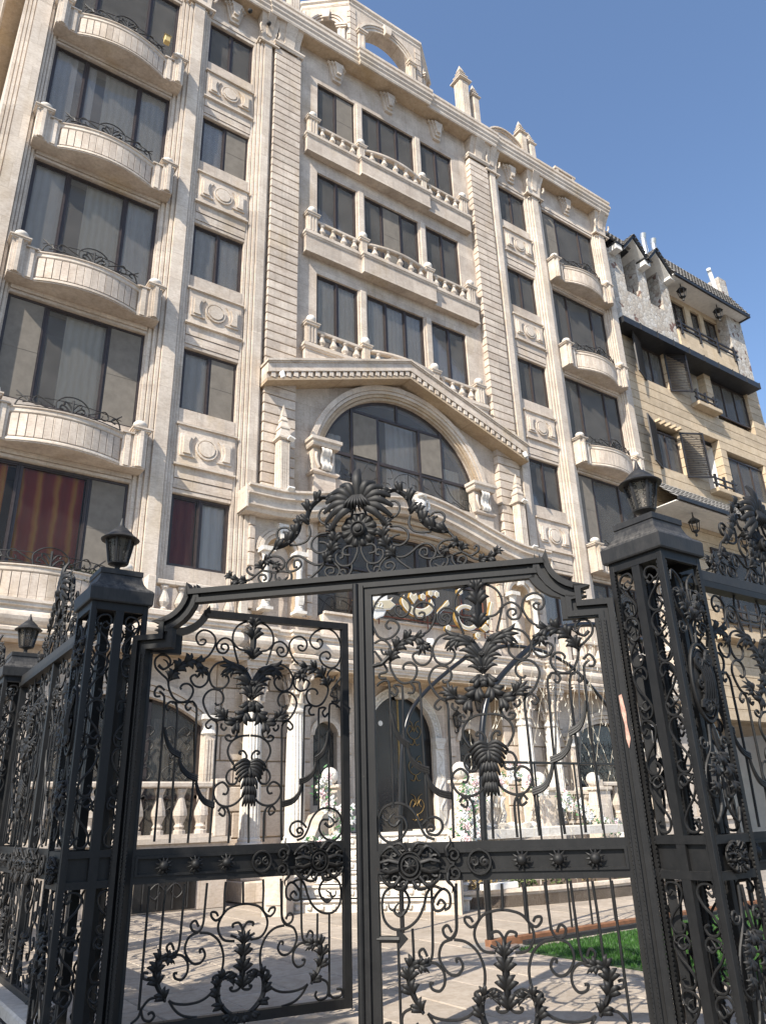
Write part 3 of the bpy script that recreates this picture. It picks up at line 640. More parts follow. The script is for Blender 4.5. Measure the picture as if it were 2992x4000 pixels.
# --- bowed balconies
def bow(x): return -.40-.24*(1-(x/1.035)**2)
def make_balcony():
    b = link('balcony', None, BLD)
    # soffit slab with stepped ends
    poly = [(-1.53,-.07),(-1.53,-.46),(-1.25,-.46),(-1.25,-.42),(-1.05,-.42)]+[(x,bow(x)-.0) for x in [-1.035+2.07*i/20 for i in range(21)]]+[(1.05,-.42),(1.25,-.42),(1.25,-.46),(1.53,-.46),(1.53,-.07)]
    MB().prism(poly,0,.035,'z').build('slab', S, b)
    pth = [(x,bow(x)) for x in [-1.035+2.07*i/24 for i in range(25)]]
    MB().sweep(pth,[(-.10,.036),(.02,.036),(.02,.08),(-.005,.11),(-.005,.14),(-.10,.14)]).build('bottom_rail', T, b)
    MB().sweep(pth,[(-.10,.80),(.0,.80),(.02,.83),(.02,.93),(.045,.945),(.045,.975),(-.10,.975)]).build('top_rail', T, b)
    MB().sweep([(x,y+.03) for x,y in pth],[(-.06,.14),(0,.14),(0,.80),(-.06,.80)]).build('panel', S, b)
    sm = MB().box(-.0695,.0695,-.035,.0,0,.64,c=.006).mesh('slat', S)
    for i in range(14):
        x = -1.0+2.0*(i+.5)/14; ang = math.atan2((bow(x+.01)-bow(x-.01)),.02)
        link('slat', sm, b, (x,bow(x)+.03,.15), (0,0,ang))
    for e in (-1,1):
        p1 = MB()
        p1.box(e*1.27,e*1.53,-.47,-.07,.035,1.10); p1.box(e*1.33,e*1.47,-.51,-.46,.035,1.10); p1.box(e*1.365,e*1.435,-.535,-.50,.035,1.10)
        pr = p1.build('pier', T, b)
        MB().sweep([(e*1.40-.15,-.07),(e*1.40-.15,-.50),(e*1.40+.15,-.50),(e*1.40+.15,-.07)],[(0,1.10),(.03,1.11),(.03,1.15),(.055,1.16),(.055,1.20),(0,1.21)]).build('pier_cap', T, b)
        MB().ball(e*1.38,-.37,1.345,.145).build('ball_finial', M['marble'], b, smooth=60)
        p2 = MB(); p2.box(e*1.045,e*1.27,-.42,-.07,.035,.99); p2.box(e*1.10,e*1.20,-.45,-.41,.035,.99); p2.build('pier', T, b)
        MB().box(e*1.03,e*1.29,-.47,-.07,.99,1.035).build('pier_cap', T, b)
    # scrolled iron rail over the bow
    ir = MB(); y = lambda x: bow(x)-.015
    def cur(pts, r=.009): ir.tube(spline([(x,y(x),.985+z*1.6) for x,z in pts],5),r*1.75,5)
    cur([(-.98,.02),(-.5,.02),(0,.02),(.5,.02),(.98,.02)],.007); cur([(-.98,.19),(-.5,.19),(0,.19),(.5,.19),(.98,.19)],.006)
    for e in (-1,1):
        cur([(e*.28,.0),(e*.30,.16),(e*.16,.27),(0,.30)])
        cur([(e*.30,.06),(e*.46,.14),(e*.62,.22),(e*.70,.14),(e*.64,.06),(e*.56,.08),(e*.58,.13)])
        cur([(e*.34,.0),(e*.55,.06),(e*.75,.10),(e*.98,.28)])
        cur([(e*.98,.02),(e*.92,.14),(e*.82,.18),(e*.78,.10),(e*.86,.08)])
        cur([(e*.02,.0),(e*.12,.10),(e*.20,.12),(e*.22,.06),(e*.16,.05)],.012)
        cur([(e*.01,.08),(e*.08,.17),(e*.15,.19),(e*.15,.14)],.012)
    cur([(0,.0),(0,.24)],.014)
    ir.build('iron_rail', M['rail'], b)
    return b
BAL = make_balcony(); first = True
for k in range(2,7):
    for s in (-1,1):
        o = BAL if first else copy_tree(BAL, BLD); first = False
        o.location = (s*8.303, 0, ZT(k)-3.41)
        if k == 2: o.location.z = 4.86; o.scale = (1,1,.74)
        # stepped bands under the slab, above the window below
        if k > 2:
            zt = ZT(k-1)
            for (za,zb_,y) in ((.01,.07,-.10),(.085,.19,-.13)): bb('fascia', S, (s*8.303-1.385,s*8.303+1.385,y,-.07,zt+za,zt+zb_))
for s in (-1,1):
    for (za,zb_,y) in ((.01,.10,-.10),(.115,.24,-.12),(.255,.40,-.10)): bb('fascia', T, (s*8.303-1.39,s*8.303+1.39,y,-.07,ZT(6)+za,ZT(6)+zb_))
# potted plants on the lowest balcony edge
# --- central balconies with balusters
BPROF = [(.075,0),(.075,.04),(.055,.05),(.075,.08),(.055,.105),(.05,.12),(.085,.20),(.078,.26),(.04,.40),(.045,.43),(.07,.46),(.07,.50),(.05,.51)]
def baluster_mesh(h, wd=1.0, n=10):
    mb = MB(); k = h/.51; mb.lathe([(r*wd,z*k) for r,z in BPROF], n, sq=[1,1,0,0,0,1,1,1,1,1,0,1,1], a0=math.pi/4*0)
    return mb.mesh('baluster', T)
BME = baluster_mesh(.42); 
def make_center():
    b = link('balcony', None, BLD)
    mb = MB(); mb.box(-3.06,3.06,-.28,-.07,0,.50); mb.box(-1.28,1.28,-.40,-.28,0,.50); mb.build('fascia_slab', S, b)
    pth = [(-3.06,-.07),(-3.06,-.28),(-1.28,-.28),(-1.28,-.40),(1.28,-.40),(1.28,-.28),(3.06,-.28),(3.06,-.07)]
    MB().sweep(pth,[(-.05,.50),(.015,.50),(.03,.54),(.055,.56),(.055,.61),(.03,.63),(.03,.68),(-.05,.68)]).build('moulding', T, b)
    MB().sweep(pth,[(-.02,-.03),(.012,-.03),(.012,.03),(-.02,.03)]).build('moulding', T, b)
    MB().box(-3.0,3.0,-.27,-.07,.62,.68).build('floor', M['soffit'], b)
    for x in (-2.85,-1.18,1.18,2.85):
        w_ = .15 if abs(x) > 2 else .11; y0 = -.27; h = 1.22 if abs(x) > 2 else 1.16
        p = MB(); p.box(x-w_,x+w_,y0,y0+.22,.68,h)
        for q in (-.6,0,.6): p.box(x+w_*q-.022,x+w_*q+.022,y0-.02,y0+.01,.72,h)
        for q in (-.4,.4): p.box(x-w_-.02,x-w_+.01,y0+.11+.1*q-.02,y0+.11+.1*q+.02,.72,h)
        p.build('pier', T, b)
        MB().sweep([(x-w_-.01,y0+.22),(x-w_-.01,y0-.01),(x+w_+.01,y0-.01),(x+w_+.01,y0+.22)],[(0,h),(.04,h+.02),(.04,h+.06),(.06,h+.075),(.06,h+.10),(0,h+.11)]).build('pier_cap', T, b)
        MB().ball(x,y0+.07,h+.235,.13).build('ball_finial', M['marble'], b, smooth=60)
    for e in (-1,1):
        MB().box(e*1.29,e*2.70,-.25,-.12,1.10,1.19,c=.015).build('hand_rail', T, b)
        for i in range(4): link('baluster', BME, b, (e*(1.47+.35*i),-.185,.68))
    pth = [(x,-.22-.17*(1-(x/1.07)**2)) for x in [-1.07+2.14*i/16 for i in range(17)]]
    MB().sweep(pth,[(-.08,1.08),(.04,1.08),(.06,1.11),(.06,1.16),(.03,1.18),(-.08,1.18)]).build('hand_rail', T, b)
    for i in range(5):
        x = -.82+.41*i; link('baluster', BME, b, (x,-.20-.15*(1-(x/1.07)**2),.67))
    return b
CB = make_center(); CB.location = (0,0,ZT(6)-3.13)
for k in (5,4):
    o = copy_tree(CB, BLD); o.location = (0,0,ZT(k)-3.13)
    if k == 4:      # its slab merges with the pediment
        for ch in [c for c in o.children if c.name.startswith('fascia_slab') or c.name.startswith('moulding')][:3]:
            if ch.name.startswith('fascia_slab') or min(v[2] for v in ch.bound_box) < .1: bpy.data.objects.remove(ch)
# lowered wall under the k=4 balcony, down to the pediment
MB().prism([(-3.05,11.35),(0,12.38),(3.05,11.35),(3.05,12.34),(1.4,12.34),(0,12.55),(-1.4,12.34),(-3.05,12.34)],-.27,-.07).build('parapet_wall', S, BLD)

# --- main cornice
CP = [(-.05,23.30),(.0,23.30),(.02,23.36),(.02,23.44),(.06,23.50),(.06,23.58),(.10,23.64),(.10,23.74),(.05,23.76),(.05,23.82),(.09,23.86),(.09,23.96),(.02,24.0),(-.4,24.0)]
cpath = [(-10.95,9),(-10.95,-.50),(-4.4,-.50),(-4.4,-.54),(-1.38,-.54),(-1.38,-.62),(1.38,-.62),(1.38,-.54),(4.4,-.54),(4.4,-.50),(10.45,-.50),(10.45,9)]
MB().sweep(cpath, CP).build('cornice', T, BLD)
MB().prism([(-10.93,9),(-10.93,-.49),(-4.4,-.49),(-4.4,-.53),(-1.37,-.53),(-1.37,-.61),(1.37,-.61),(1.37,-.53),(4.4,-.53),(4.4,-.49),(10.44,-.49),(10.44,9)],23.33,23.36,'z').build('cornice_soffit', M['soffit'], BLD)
# parapet behind
bb('parapet', S, (-10.4,10.4,-.1,.1,23.9,24.5))

# --- roof belvedere with arches
def arch_panel(mb, w_, z0, z1, ow, spring, rise, y0, y1):
    a = seg_arc(ow, spring, rise, 16)
    mb.prism([(-w_,z0),(-ow,z0)]+a+[(ow,z0),(w_,z0),(w_,z1),(-w_,z1)], y0, y1)
tw = link('belvedere', None, BLD)
def belv_face(c, ang, w_, ow, rise, spring=25.45, z1=26.8, key=True):
    f = link('face', None, tw, (c[0],c[1],0), (0,0,ang))
    mb = MB(); arch_panel(mb, w_, 23.9, z1-.3, ow, spring, rise, 0, .45); o = mb.build('arch_wall', S, tw, (c[0],c[1],0), rot=(0,0,ang))
    bpy.data.objects.remove(f)
    for zz in [24.3+.27*i for i in range(8)]:
        for (xa,xb) in ((-w_,-ow-.3),(ow+.3,w_)):
            if xb-xa > .1: MB().box(xa-.005,xb+.005,-.025,.0,zz,zz+.245,c=.008).build('stone_block', S, tw, (c[0],c[1],0), rot=(0,0,ang))
    mb = MB()
    for i,(r0,r1,y) in enumerate(((0,.10,-.03),(.11,.19,-.06),(.20,.28,-.09))):
        a = seg_arc(ow+r0, spring, rise+r0, 18); b = seg_arc(ow+r1, spring, rise+r1, 18)
        mb.prism(a+b[::-1], y, .01)
    mb.build('archivolt', T, tw, (c[0],c[1],0), rot=(0,0,ang))
    for e in (-1,1):
        mb = MB(); mb.box(e*(ow-.02),e*(ow+.22),-.08,.02,23.9,spring-.12); mb.box(e*(ow+.02),e*(ow+.10),-.10,-.07,23.9,spring-.12); mb.box(e*(ow-.06),e*(ow+.27),-.13,.02,spring-.12,spring-.05); mb.box(e*(ow-.09),e*(ow+.30),-.16,.02,spring-.05,spring+.02)
        mb.build('impost', T, tw, (c[0],c[1],0), rot=(0,0,ang))
    zt = spring+rise
    MB().prism([(-.10,zt-.03),(.10,zt-.03),(.16,zt+.34),(-.16,zt+.34)],-.16,.0).build('keystone', T, tw, (c[0],c[1],0), rot=(0,0,ang))
belv_face((0,-.165), 0, 1.467, .93, .60)
for e in (-1,1):
    ang = -e*R(-39.5); cx,cy = e*2.06,.34
    belv_face((cx,cy), ang, .80, .40, .42)
    belv_face((e*2.07,3.2), -ang, .80, .40, .42)
belv_face((0,4.0), math.pi, 1.467, .93, .60)
ring_ = [(-1.467,-.165),(1.467,-.165),(2.68,.85),(2.68,2.7),(1.467,3.9),(-1.467,3.9),(-2.68,2.7),(-2.68,.85),(-1.467,-.165)]
MB().sweep([(x,y) for x,y in ring_],[(-.3,26.5),(0,26.5),(.03,26.56),(.03,26.66),(.08,26.72),(.08,26.82),(-.3,26.84)],cap=False).build('cornice', T, tw)
# --- roof obelisks, curved gable and small attics
def obelisk(x, y, h, z0, r=.26, name='obelisk', parent=BLD, flutes=True, ch=.97):
    o = link(name, None, parent, (x,y,z0)); mb = MB(); mb.box(-r,r,-r,r,0,h)
    if flutes:
        for q in (-.66,-.22,.22,.66):
            mb.box(r*q-.03,r*q+.03,-r-.02,-r+.01,.05,h-.03); mb.box(-r-.02,-r+.01,r*q-.03,r*q+.03,.05,h-.03); mb.box(r-.01,r+.02,r*q-.03,r*q+.03,.05,h-.03)
    mb.build('shaft', T, o)
    k = r/.26
    pr = [(a*k,h+b*ch) for a,b in ((.26,0),(.34,.03),(.34,.08),(.27,.11),(.235,.20),(.20,.30),(.235,.315),(.235,.35),(.165,.45),(.135,.52),(.165,.535),(.165,.56),(.12,.62),(.10,.66),(.12,.675),(.01,1.0))]
    MB().lathe([(a*1.68,b) for a,b in pr],4,a0=math.pi/4).build('pyramid_cap', T, o)
    return o
for s in (-1,1):
    obelisk(s*3.50,.0,2.35,24.02,.185); obelisk(s*4.10,.03,2.0,24.02,.13,ch=.75)
    obelisk(s*6.40,.0,1.55,24.02,.15,ch=.78); obelisk(s*6.90,.02,1.35,24.02,.13,ch=.72)
    # curved gable between
    a = seg_arc(.95, 24.3, .75, 14, s*5.45)
    mb = MB(); mb.prism([(s*5.45-1.1,24.0)]+a+[(s*5.45+1.1,24.0)],-.05,.15)
    mb.build('gable', S, BLD)
    mb = MB()
    for d,y in ((0,-.10),(.07,-.16)):
        b0 = seg_arc(.95+d,24.3,.75+d,14,s*5.45); b1 = seg_arc(1.0+d,24.3,.80+d,14,s*5.45); mb.prism(b0+b1[::-1],y,.16)
    mb.build('gable_moulding', T, BLD)
    for (xa,xb,h) in ((8.3,9.35,25.05),(9.55,9.9,24.8)):
        x0,x1 = (s*xa,s*xb) if s>0 else (s*xb,s*xa)
        bb('attic', T, (x0,x1,.05,.5,24.0,h),(x0-.06,x1+.06,-.01,.56,h,h+.10),(x0+.02,x0+.14,-.0,.04,24.0,h),(x1-.14,x1-.02,-.0,.04,24.0,h))

# --- pediment over the arched window
rake = lambda z0,z1: [(-4.2,z0),(0,z1),(4.2,z0)]
def rake_band(t0, t1, y, ext=0, y1=-.08):
    # t measured down from the top edge
    f = lambda t: [(-4.2-ext,11.385-t-ext*.34),(0,12.82-t),(4.2+ext,11.385-t-ext*.34)]
    a, b = f(t0), f(t1); return MB().prism(a+b[::-1], y, y1)
rake_band(0,.06,-.66,.03).build('pediment_band', T, BLD); rake_band(.06,.10,-.63).build('pediment_band', T, BLD)
rake_band(.10,.31,-.60).build('pediment_band', S, BLD); rake_band(.31,.345,-.615).build('pediment_band', T, BLD)
rake_band(.345,.49,-.535).build('pediment_band', S, BLD); rake_band(.50,.575,-.585).build('pediment_band', M['soffit'], BLD)
for e in (-1,1):
    mb = MB()
    for i in range(21):
        t = (i+.5)/21; x = e*4.15*(1-t); z = 11.385+(12.82-11.385)*(1-abs(x)/4.2)
        mb.prism([(x-.055,z-.36-e*.0),(x+.055,z-.36),(x+.055,z-.485),(x-.055,z-.485)],-.60,-.53)
    stuff(mb.build('dentil_row', T, BLD))
# --- wall round the arched window (segmental arch)
ARC = seg_arc(2.42, 9.93, 1.75, 28)
MB().prism([(-3.3,8.0),(-2.42,8.0)]+ARC+[(2.42,8.0),(3.3,8.0),(3.3,12.0),(-3.3,12.0)], -.075, WB).build('arch_wall', S, BLD)
for i,(d0,d1,y) in enumerate(((.0,.075,-.12),(.085,.165,-.155),(.175,.255,-.19),(.265,.40,-.225))):
    a = seg_arc(2.42+d0,9.93,1.75+d0*1.0,30); b = seg_arc(2.42+d1,9.93,1.75+d1,30)
    MB().prism(a+b[::-1], y, -.07).build('archivolt', M['soffit'] if i<2 else T, BLD)
# arched window
wn = MB(); a = seg_arc(2.42,9.93,1.75,28); b = seg_arc(2.35,9.93,1.68,28)
wn.prism([(-2.42,8.85)]+a+[(2.42,8.85),(2.35,8.85)]+b[::-1]+[(-2.35,8.85)], -.0,.06)
zarc = lambda x: (lambda r: 9.93+1.72-r+math.sqrt(r*r-x*x))((2.39**2+1.72**2)/(2*1.72))
for x in (-1.53,-.74,.62,1.38): wn.box(x-.04,x+.04,-.02,.06,8.9,min(zarc(x),11.12) if abs(x)<1 else zarc(x))
wn.box(-2.35,2.35,-.01,.06,9.74,9.82); wn.box(-1.5,1.35,-.01,.06,11.06,11.13); wn.box(-.13,-.06,-.02,.06,11.13,zarc(-.1)); wn.box(-2.35,2.35,0,.06,8.85,8.92)
AW = wn.build('arched_window', M['frame'], BLD)
g = seg_arc(2.38,9.93,1.70,28); MB().prism([(-2.38,8.9)]+g+[(2.38,8.9)],.02,.026).build('pane', M['glass'], AW)
for (a_,b_) in ((-1.50,-.78),(.66,1.35)):
    MB().box(a_,b_,-.03,-.024,9.82,11.03).build('insect_screen', M['screen'], AW)
wave_curtain(-.3,.6,8.95,11.3,.25,M['curtain2'],AW); wave_curtain(-2.2,-1.7,8.95,10.4,.25,M['curtain2'],AW); wave_curtain(1.5,2.2,8.95,10.3,.25,M['curtain'],AW)
MB().add([(-2.6,.1,8.6),(2.6,.1,8.6),(2.6,1.2,8.6),(-2.6,1.2,8.6),(-2.6,.1,12),(2.6,.1,12),(2.6,1.2,12),(-2.6,1.2,12)],[(0,1,2,3),(4,5,6,7),(2,3,7,6),(0,3,7,4),(1,2,6,5)]).build('room', M['room'], AW)
bb('sill_wall', S, (-2.42,2.42,-.30,WB,7.9,8.88))
# iron rail before it
ir = MB()
def cur(pts, y, z0, r=.010): ir.tube(spline([(x,y,z0+z) for x,z in pts],5),r,5)
cur([(-2.1,.03),(2.1,.03)],-.28,8.9)
for e in (-1,1):
    cur([(e*2.1,.05),(e*2.0,.30),(e*1.8,.28),(e*1.85,.15),(e*1.95,.18)],-.28,8.9); cur([(e*1.9,.05),(e*1.45,.30),(e*1.2,.68),(e*1.0,.62),(e*1.05,.45),(e*1.2,.5)],-.28,8.9)
    cur([(e*1.5,.05),(e*.95,.30),(e*.75,.60),(e*.55,.62),(e*.5,.40),(e*.65,.35)],-.28,8.9); cur([(e*.35,.03),(e*.45,.30),(e*.3,.52),(0,.62)],-.28,8.9)
    cur([(0,.05),(e*.2,.15),(e*.25,.32),(e*.1,.35),(e*.08,.22)],-.28,8.9); cur([(e*1.75,.05),(e*1.5,.15),(e*1.35,.05)],-.28,8.9); cur([(e*.9,.03),(e*.8,.2),(e*.6,.2),(e*.6,.08)],-.28,8.9)
cur([(0,.03),(0,.66)],-.28,8.9,.016)
ir.build('iron_rail', M['rail'], BLD)
# consoles at the spring of the arch
for s in (-1,1):
    cn = link('console', None, BLD, (s*2.52,0,0))
    mb = MB(); mb.sweep([(-.36,-.07),(-.36,-.42),(.36,-.42),(.36,-.07)],[(-.3,9.58),(0,9.58),(.02,9.63),(.02,9.68),(.06,9.72),(.06,9.80),(-.3,9.82)]); mb.build('cap', T, cn)
    bb('block', T, (-.30,.30,-.30,-.07,8.98,9.58), parent=cn)
    mb = MB()
    rings = [[(x,-.30-d,z) for x in (-.13,-.10,-.06,-.02,.02,.06,.10,.13)] for d,z in ((.02,9.0),(.10,8.97),(.15,9.03),(.14,9.10),(.08,9.15),(.06,9.25),(.08,9.36),(.14,9.42),(.15,9.50),(.10,9.56),(.02,9.58))]
    for i,r in enumerate(rings): rings[i] = [(x, y-(.018 if j%3 else 0), z) for j,(x,y,z) in enumerate(r)]
    mb.loft(rings, close=False, cap=False); mb.build('scroll_bracket', M['marble'], cn, smooth=50)
    for e in (-1,1): MB().tube(spline([(e*.20,-.31,9.45),(e*.23,-.33,9.3),(e*.19,-.33,9.15),(e*.14,-.33,9.05)],4),.035,6).build('husk', T, cn)
    mb = MB(); mb.sweep([(-.32,-.07),(-.32,-.36),(.32,-.36),(.32,-.07)],[(0,8.86),(.05,8.90),(.05,8.94),(0,8.98)]); mb.box(-.30,.30,-.34,-.07,8.2,8.88); mb.build('plinth', S, cn)
# cartouche on the crown of the hood
mb = MB(); mb.lathe([(.05,8.28),(.14,8.32),(.20,8.45),(.19,8.58),(.12,8.66),(.15,8.70),(.16,8.76),(.05,8.80)],14,0,-.66)
for e in (-1,1): mb.tube(spline([(e*.18,-.72,8.36),(e*.27,-.72,8.50),(e*.24,-.72,8.64),(e*.15,-.74,8.60)],5),.04,6)
mb.tube(spline([(-.13,-.80,8.71),(0,-.84,8.75),(.13,-.80,8.71)],4),.035,6)
mb.build('cartouche', M['marble'], BLD, smooth=50)
# obelisk finials standing on the hood
for s in (-1,1): obelisk(s*3.71,-.47,1.28,8.10,.115,'obelisk')
# --- arched hood (ogee in elevation)
def hood_z(x):
    a = abs(x)
    if a >= 3.9: return 8.085
    t = (3.9-a)/3.9; return 8.085+.78*(t*t*(3-2*t))**.92
HP = [(-.72,0),(-.72,-.05),(-.66,-.07),(-.66,-.18),(-.69,-.19),(-.69,-.22),(-.63,-.24),(-.60,-.30),(-.60,-.42),(-.63,-.43),(-.63,-.46),(-.56,-.50),(-.52,-.58)]
rings = []
for i in range(61):
    x = -4.58+9.16*i/60; z = hood_z(x)
    rings.append([(x,-.08,z)]+[(x,y,z+dz) for y,dz in HP]+[(x,-.08,z-.58)])
MB().loft(rings).build('arched_hood', T, BLD)
for s in (-1,1): bb('hood_return', T, (s*4.58,s*4.62,-.66,-.08,7.54,8.05))
# wall between hood and the wide window below, with stepped brown reveals
zlow = lambda x: 7.50+.28*(1-(x/2.6)**2)
top = [(x, hood_z(x)-.5) for x in [-3.3+6.6*i/40 for i in range(41)]]
low = [(x, zlow(x)) for x in [-2.6+5.2*i/24 for i in range(25)]]
MB().prism([(-3.3,5.0),(-2.6,5.0)]+low+[(2.6,5.0),(3.3,5.0)]+top[::-1], -.16, WB).build('wall', S, BLD)
for i in range(4):
    a = [(x, zlow(x)+.02+.10*i) for x in [-2.6+5.2*j/24 for j in range(25)]]; b = [(x, z+.085) for x,z in a]
    MB().prism(a+b[::-1], -.20-.06*i, -.15).build('hood_reveal', M['soffit'], BLD)
bb('parapet_wall', S, (-2.6,2.6,-.42,WB,4.9,5.50)); bb('coping', T, (-2.6,2.6,-.48,-.40,5.50,5.55))
wn = MB(); a = [(x, zlow(x)) for x in [-2.6+5.2*j/24 for j in range(25)]]; b = [(x*.975, zlow(x)-.06) for x,z in a]
wn.prism([(-2.6,5.55)]+a+[(2.6,5.55),(2.535,5.55)]+b[::-1]+[(-2.535,5.55)],-.04,.06)
for x in (-1.65,-.9,.35,.75,1.7): wn.box(x-.04,x+.04,-.03,.06,5.56,zlow(x))
wn.box(-2.5,2.5,-.03,.06,6.78,6.84); wn.box(-2.5,2.5,-.03,.06,5.55,5.62)
WW = wn.build('wide_window', M['frame'], BLD)
MB().prism([(-2.55,5.58)]+[(x*.99,z-.02) for x,z in a]+[(2.55,5.58)],.02,.026).build('pane', M['glass_dark'], WW)
for (x0,x1) in ((-.6,.25),(.9,1.6),(-2.4,-1.9)): wave_curtain(x0,x1,5.6,7.4,.3,M['curtain2'],WW)
MB().add([(-2.7,.1,5.2),(2.7,.1,5.2),(2.7,1.4,5.2),(-2.7,1.4,5.2),(-2.7,.1,8),(2.7,.1,8),(2.7,1.4,8),(-2.7,1.4,8)],[(0,1,2,3),(4,5,6,7),(2,3,7,6),(0,3,7,4),(1,2,6,5)]).build('room', M['room'], WW)
ir = MB()
for e in (-1,1):
    for q in (0.5,1.5,2.2):
        cur([(e*(q+.3),.0),(e*(q+.15),.35),(e*q,.45),(e*(q-.1),.3),(e*(q+.02),.22)],-.10,5.55,.012); cur([(e*(q-.3),.0),(e*(q+.05),.22),(e*(q+.35),.40)],-.10,5.55,.012)
        cur([(e*(q-.35),.1),(e*(q-.4),.35),(e*(q-.25),.4),(e*(q-.22),.28)],-.10,5.55,.012)
cur([(-2.5,.48),(2.5,.48)],-.10,5.55,.010)
ir.build('iron_rail', M['rail'], BLD)
# --- niches beside the wide window
for s in (-1,1):
    nc = link('niche', None, BLD, (s*3.60,0,0))
    ho = .36; a = [(x,z) for x,z in arc(0,6.75,ho,math.pi,0,16)]
    MB().prism([(-.75,5.4),(-ho,5.4)]+a+[(ho,5.4),(.75,5.4),(.75,7.62),(-.75,7.62)],-.26,-.06).build('niche_wall', S, nc)
    rings = []
    for z in (5.4,6.75): rings.append([(ho*math.cos(math.pi*i/12),-.26+.34*math.sin(math.pi*i/12),z) for i in range(13)])
    for q in range(1,7):
        t = q/6*math.pi/2*.98
        rings.append([((ho-(.02 if i%2 else 0))*math.cos(math.pi*i/12)*math.cos(t),-.26+.34*math.sin(math.pi*i/12)*math.cos(t),6.75+ho*math.sin(t)) for i in range(13)])
    MB().loft(rings, close=False, cap=False).build('shell', M['soffit'], nc)
    mb = MB()
    for r0,r1,y in ((0,.08,-.30),(.09,.17,-.34),(.18,.24,-.31)):
        mb.prism(arc(0,6.75,ho+r0,math.pi,0,18)+arc(0,6.75,ho+r1,0,math.pi,18),y,-.25)
    mb.build('archivolt', T, nc)
    MB().prism([(-.07,7.05),(.07,7.05),(.12,7.40),(-.12,7.40)],-.42,-.25).build('keystone', M['marble'], nc)
    for e in (-1,1):
        x = e*.40; mb = MB()
        mb.lathe([(.11,5.45),(.11,5.50),(.085,5.52),(.095,5.56),(.075,5.58),(.085,5.8),(.085,6.0),(.065,6.3),(.07,6.36),(.085,6.40),(.07,6.44),(.10,6.62),(.13,6.68)],10,x,-.40)
        mb.box(x-.15,x+.15,-.55,-.25,6.68,6.78); mb.box(x-.13,x+.13,-.53,-.26,5.40,5.46)
        for i in range(5): mb.tube(spline([(x-.05+.025*i,-.48,5.6),(x-.06+.03*i,-.50,5.75),(x-.02+.01*i,-.49,5.95)],3),.018,5)
        mb.build('niche_column', M['marble'], nc, smooth=40)
    n = 0
    for z in [5.42+.31*i for i in range(7)]:
        for e in (-1,1): MB().box(e*.64,e*.78,-.33,-.2,z,z+.29,c=.012).build('stone_block', S, nc)
    for xq in (-.25,.15,.45): MB().box(xq-.12,xq+.12,-.62,-.50,5.12,5.22,c=.01).build('floodlight', M['white'], nc)

# --- entablature and balustrades above the ground floor
EP = [(-.3,4.28),(.0,4.28),(.0,4.34),(.03,4.35),(.03,4.40),(.06,4.41),(.06,4.46),(-.02,4.50),(.02,4.54),(.06,4.60),(.075,4.66),(.06,4.73),(.02,4.78),(.02,4.82),(.07,4.84),(.07,4.89),(.10,4.91),(.10,4.96),(-.3,4.98)]
half = [(-10.6,-.62),(-6.55,-.62),(-6.55,-.80),(-4.72,-.80),(-4.72,-.62),(-4.42,-.62),(-4.42,-.72),(-3.94,-.72),(-3.94,-.62),(-3.46,-.62),(-3.46,-.72),(-2.98,-.72),(-2.98,-.60)]
ep = half+[(-x,y) for x,y in half[::-1]]
MB().sweep(ep, EP).build('entablature', T, BLD)
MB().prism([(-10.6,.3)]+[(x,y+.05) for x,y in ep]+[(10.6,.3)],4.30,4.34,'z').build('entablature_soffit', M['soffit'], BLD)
MB().prism([(-10.6,.3)]+[(x,y+.05) for x,y in ep]+[(10.6,.3)],4.90,4.955,'z').build('balcony_floor', T, BLD)
B2 = baluster_mesh(.56, 1.15)
for s in (-1,1):
    bt = link('balustrade', None, BLD, (s*5.60,-.72,0))
    MB().box(-.86,.86,-.10,.12,5.53,5.62,c=.015).build('hand_rail', T, bt)
    for i in range(5): link('baluster', B2, bt, (-.66+.33*i,0,4.97))
    for e in (-1,1): MB().box(e*.86,e*1.02,-.12,.14,4.97,5.66,c=.01).build('pier', T, bt)
    MB().sweep([(-1.0,.12),(-1.0,-.12),(1.0,-.12),(1.0,.12)],[(-.1,4.96),(.04,4.96),(.04,5.0),(0,5.03),(-.1,5.03)]).build('base', T, bt)

# small things on the balconies
o = MB().box(-.07,.07,-.07,.07,0,.20,c=.01).build('yellow_lamp', plain('yellow_lacquer',(.50,.38,.16),.6), BLD, (-7.32,-.62,19.72)); MB().lathe([(.13,.20),(.02,.30)],4,a0=math.pi/4).build('lamp_roof', plain('pale_yellow',(.52,.43,.24),.6), o)
pl_ = MB(); rq = random.Random(5)
for i in range(160):
    c = Vector((rq.uniform(-.35,.35),rq.uniform(-.08,.08),rq.uniform(0,.28))); d = Vector((rq.uniform(-1,1),rq.uniform(-1,1),rq.uniform(0,1.2))).normalized()*.10; s_ = d.orthogonal().normalized()*.02; pl_.add([c,c+d*.5+s_,c+d,c+d*.5-s_],[(0,1,2,3)])
stuff(pl_.build('balcony_plants', plain('dark_plant',(.03,.05,.015),.7), BLD, (-7.75,-.45,5.42)))
